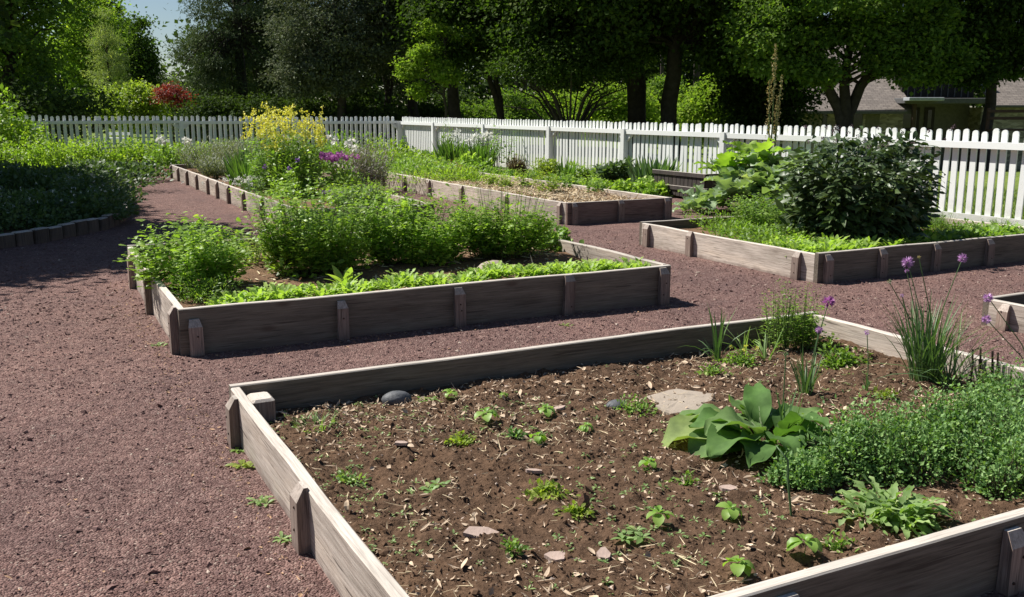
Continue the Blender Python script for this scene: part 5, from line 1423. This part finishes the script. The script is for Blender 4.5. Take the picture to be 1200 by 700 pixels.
tree('shade_maple', 'forked maple with sunlit leaves before the house', 'tree', 990, 30, [(.4, 0, 5.7, 3.5, 3.0, 2.7, 210, 110, .28, .17, .15, 0), (1.5, -1.0, 3.5, 1.3, 1.0, .75, 60, 70, .28, .17, .15, 0), (2.6, -.8, 2.9, .8, .8, .5, 30, 70, .24, .17, .15, 0), (1.5, -1.0, 2.75, .8, .7, .4, 26, 70, .22, .17, .15, 0), (.9, -.9, 2.95, .6, .6, .35, 18, 70, .2, .17, .15, 0), (-1.1, -.6, 2.7, .6, .6, .4, 18, 70, .22, .17, .15, 0), (.2, -.6, 3.9, .9, .9, .6, 36, 70, .28, .17, .15, 0), (-2.2, .2, 3.9, 1.3, 1.4, 1.5, 90, 70, .3, .17, .15, 0)], MAPLER, .23, 5.2, ((-1.7, .1), (.1, .3), (1.5, .1)), limbs=34)
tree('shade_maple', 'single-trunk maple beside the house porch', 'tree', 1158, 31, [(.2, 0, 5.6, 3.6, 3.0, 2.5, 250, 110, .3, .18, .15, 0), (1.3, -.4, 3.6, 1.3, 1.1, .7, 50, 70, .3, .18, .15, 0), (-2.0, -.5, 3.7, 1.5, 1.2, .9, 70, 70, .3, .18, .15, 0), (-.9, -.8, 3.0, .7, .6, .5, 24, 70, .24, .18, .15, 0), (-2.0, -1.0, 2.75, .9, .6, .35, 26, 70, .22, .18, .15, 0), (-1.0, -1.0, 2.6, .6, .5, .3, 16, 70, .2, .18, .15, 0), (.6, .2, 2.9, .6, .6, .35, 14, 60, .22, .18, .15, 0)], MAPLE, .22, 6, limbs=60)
tree('dark_understory', 'dark leafy undergrowth tree left of the house', 'tree', 886, 37, [(.4, 0, 2.4, 1.7, 1.4, 2.1, 200, 70, .4, .2, .15, 0)], DARKW, .1, 3, limbs=20)
# sunlit bushes seen under the canopy
for px, Y, w_, h_, lab in ((600, 60, 2.0, 2.6, 'sunny olive bush seen left of the arching shrub'), (720, 58, 2.6, 3.0, 'sunny green bush behind the arching limbs'), (835, 54, 2.2, 3.0, 'bright green bush glowing right of the thickest trunk'), (775, 62, 1.6, 3.4, 'dull bush between the two thick trunks'), (660, 66, 2.4, 2.6, 'far sunny bush behind the arching shrub stems')):
    tree('sunny_bush', lab, 'bush', px, Y, [(0, 0, h_ * .42, w_, 1.4, h_ * .62, 110, 60, .4, .26, .18, 0)], SPRING if 'dull' not in lab and 'olive' not in lab else MAPLER, .07, 1.2, limbs=10)
# distant wood: one mass
m = MB()
n = 900
X = -75 + 175 * rng.random(n); Y = 96 + 18 * rng.random(n) + np.abs(X) * .12; Zc = 9.5 * rng.random(n) ** .8 * (1 - .0 * X)
gap = (X / Y > -.46) & (X / Y < -.32)
Zc = np.where(gap, Zc * .2, Zc)
P = (np.stack([X, Y, Zc], 1)[:, None] + rng.normal(size=(n, 90, 3)) * [1.7, 1.4, 1.1]).reshape(-1, 3)
P = P[P[:, 2] > -1.5]
cards(m, P, rnd_dir(len(P)), np.array([0, 0, 1.]) + rnd_dir(len(P)) * .8, .7, .55, .2)
X = -60 + 150 * rng.random(260); Y = 78 + 6 * rng.random(260); Zc = -.6 + 2.2 * rng.random(260)
P = (np.stack([X, Y, Zc], 1)[:, None] + rng.normal(size=(260, 70, 3)) * [1.3, .9, .6]).reshape(-1, 3); P = P[P[:, 2] > -1.5]
cards(m, P, rnd_dir(len(P)), np.array([0, 0, 1.]) + rnd_dir(len(P)) * .8, .45, .32, .2)
for k in range(60):
    x = -70 + 165 * rng.random()
    if -48 < x < -28: continue
    tube(m, [(x, 95, -1.5), (x + rng.normal() * .3, 95, 8)], [.25, .15], 7, mat=1)
tag(m.build('distant_wood', [DARKW, BARK]), kind='stuff')
# evergreens standing outside the left edge; their shade falls over the herb bed
for x, y, z, rx, ry, rz, lab in ((-8.9, 10.8, 3.4, 1.5, 1.4, 1.8, 'nearest evergreen beyond the left edge, lower than the others'), (-8.9, 12.6, 4.3, 1.7, 1.5, 2.4, 'evergreen beyond the left edge whose shade covers the block edging'), (-11.7, 15.6, 4.6, 1.7, 1.7, 2.7, 'evergreen beyond the left edge shading the middle herbs'), (-13.9, 19.0, 4.6, 1.9, 1.9, 2.8, 'farthest evergreen beyond the left edge')):
    tree('side_evergreen', lab, 'tree', 0, y, [(0, 0, z, rx, ry, rz, 380, 100, .36, .24, .16, 0)], DARKW, .15, 5, limbs=30, x=x)

# ------------------------------------------------------------------ house behind the maples
def shingle():
    m, nt, out = newmat('roof_shingle'); tc = nd(nt, 'TexCoord')
    b = nd(nt, 'TexBrick'); b.inputs['Scale'].default_value = 1.0; b.inputs['Brick Width'].default_value = .3; b.inputs['Row Height'].default_value = .14; b.inputs['Mortar Size'].default_value = .012
    b.inputs['Color1'].default_value = (.155, .13, .112, 1); b.inputs['Color2'].default_value = (.225, .19, .163, 1); b.inputs['Mortar'].default_value = (.1, .08, .07, 1)
    nt.links.new(tc.outputs['Object'], b.inputs['Vector'])
    n = noise(nt, tc.outputs['Object'], 6, 6)
    c = mixc(nt, 1.0, b.outputs[0], ramp(nt, n, [(.3, (.8, .8, .8)), (.7, (1.2, 1.2, 1.2))]), 'MULTIPLY')
    bs = nd(nt, 'BsdfPrincipled'); bs.inputs['Roughness'].default_value = .9; nt.links.new(c, bs.inputs['Base Color']); nt.links.new(bs.outputs[0], out.inputs[0])
    return m


def stonewall():
    m, nt, out = newmat('field_stone'); tc = nd(nt, 'TexCoord')
    mp = nd(nt, 'Mapping'); mp.inputs['Scale'].default_value = (2.2, 2.2, 6.0); nt.links.new(tc.outputs['Object'], mp.inputs['Vector'])
    v = nd(nt, 'TexVoronoi'); v.inputs['Scale'].default_value = 1.6; nt.links.new(mp.outputs[0], v.inputs['Vector'])
    sp = nd(nt, 'SeparateColor'); nt.links.new(v.outputs['Color'], sp.inputs[0])
    c = ramp(nt, sp.outputs[0], [(0, (.14, .12, .1)), (.5, (.24, .21, .17)), (1, (.36, .32, .27))])
    bs = nd(nt, 'BsdfPrincipled'); bs.inputs['Roughness'].default_value = .9; nt.links.new(c, bs.inputs['Base Color'])
    b = nd(nt, 'Bump'); b.inputs['Strength'].default_value = .6; nt.links.new(v.outputs['Distance'], b.inputs['Height']); nt.links.new(b.outputs[0], bs.inputs['Normal'])
    nt.links.new(bs.outputs[0], out.inputs[0])
    return m


ROOF, STONEW = shingle(), stonewall()
FASCIA = plain('grey_fascia', (.09, .088, .088), .8, .1); SIDING = plain('dark_siding', (.032, .029, .027), .9, .05); OLIVE = plain('olive_panel', (.13, .12, .09), .8)
GLASSM = plain('dark_window_glass', (.012, .013, .014), .1, .5, .05)
HY = 45.5; k = HY / 1141
root = thing('stone_house', 'low stone house with brown shingle roofs half hidden by maples', 'house', (16.5, HY, -1.25))
def hx(px): return (px - 600) * k - 16.5
def hz(py): return zat(py, HY) + 1.25
def hbox(name, x0, x1, y0, y1, z0, z1, mat, parent=root, ch=0.0):
    m = MB(); box(m, x0, x1, y0, y1, z0, z1, 0, ch); return m.build(name, mat, parent)
w1 = hbox('wall', hx(915), hx(1062), .3, 6.5, -.3, hz(128), STONEW)
w2 = hbox('wall', hx(1150), hx(1290), .0, 6.5, -.3, hz(126), STONEW)
hbox('porch_wall', hx(1062) + .01, hx(1150) - .01, 1.2, 6.4, -.3, hz(119), OLIVE)


def slab_roof(name, x0, x1, y0, z0, y1, z1, th=.12, z0b=None):
    m = MB(); z0b = z0 if z0b is None else z0b
    V = [(x0, y0, z0), (x1, y0, z0b), (x1, y1, z1), (x0, y1, z1)]; V = V + [(a, b, c - th) for a, b, c in V]
    m.add(V, [(0, 1, 2, 3), (7, 6, 5, 4), (0, 4, 5, 1), (1, 5, 6, 2), (2, 6, 7, 3), (3, 7, 4, 0)])
    return m.build(name, ROOF, root)


r1 = slab_roof('roof', hx(905), hx(1066), -.5, hz(131), 6.8, hz(131) + 4.2, z0b=hz(128))
hbox('gutter', hx(905), hx(1066), -.6, -.5, hz(133.5), hz(130.0), FASCIA, r1, .01)
r2 = slab_roof('roof', hx(1158), hx(1300), -.6, hz(124), 6.8, hz(124) + 4.2)
hbox('gutter', hx(1158), hx(1300), -.72, -.6, hz(126), hz(123.6), FASCIA, r2, .01)
g = hbox('upper_storey', hx(1064), hx(1150), .9, 6.0, hz(115) + .01, hz(74), SIDING)
for px in range(1070, 1150, 8): hbox('batten', hx(px), hx(px) + .05, .86, .9, hz(114), hz(76), FASCIA, g)
pr = hbox('porch_roof', hx(1050), hx(1152), -.9, .88, hz(122), hz(115.5), FASCIA, root, .03)
hbox('porch_lip', hx(1048), hx(1088), -1.6, -.9 - .005, hz(119), hz(115), plain('pale_gutter', (.32, .33, .35), .5), pr, .02)
for x0, x1 in ((966, 972), (1002, 1014)):
    f_ = hbox('window', hx(x0), hx(x1), .26, .3 - .002, hz(150), hz(132), FASCIA, w1)
    hbox('pane', hx(x0) + .04, hx(x1) - .04, .235, .258, hz(149), hz(133), GLASSM, f_)
for x0, x1 in ((1018, 1034), (950, 964)):
    hbox('panel', hx(x0), hx(x1), .27, .298, hz(150), hz(132.5), OLIVE, w1)
for x0, x1 in ((1066, 1090), (1096, 1108)):
    d = hbox('door', hx(x0), hx(x1), 1.14, 1.198, -.3, hz(126), plain('dark_door', (.03, .022, .018), .6))
    hbox('pane', hx(x0) + .15, hx(x1) - .15, 1.12, 1.138, hz(150), hz(129), GLASSM, d)
hbox('porch_post', hx(1062), hx(1066), -.75, -.6, -.3, hz(122) - .01, plain('post_brown', (.06, .04, .03)), root)
hbox('porch_post', hx(1149), hx(1152), -.75, -.6, -.3, hz(122) - .01, plain('post_grey', (.3, .28, .25)), root)
# timber rail beyond the lawn, at the far right
p = far(1192, 27.5, 0); p[2] = float(gz(p[0], p[1]))
root = thing('wooden_bench', 'brown slatted bench on the lawn beside the single-trunk maple', 'bench', p, .1)
for nm, b in (('backrest', (-.75, .75, .18, .21, 1.62, 1.7)), ('backrest', (-.75, .75, .18, .21, 1.42, 1.5)), ('seat', (-.75, .75, -.3, .16, 1.12, 1.17)), ('leg', (-.74, -.66, .215, .28, 0, 1.75)), ('leg', (.66, .74, .215, .28, 0, 1.75)), ('leg', (-.74, -.66, -.3, -.23, 0, 1.118)), ('leg', (.66, .74, -.3, -.23, 0, 1.118))):
    m = MB(); box(m, *b, 0, .006); m.build(nm, plain('bench_brown', (.075, .04, .028), .7), root)
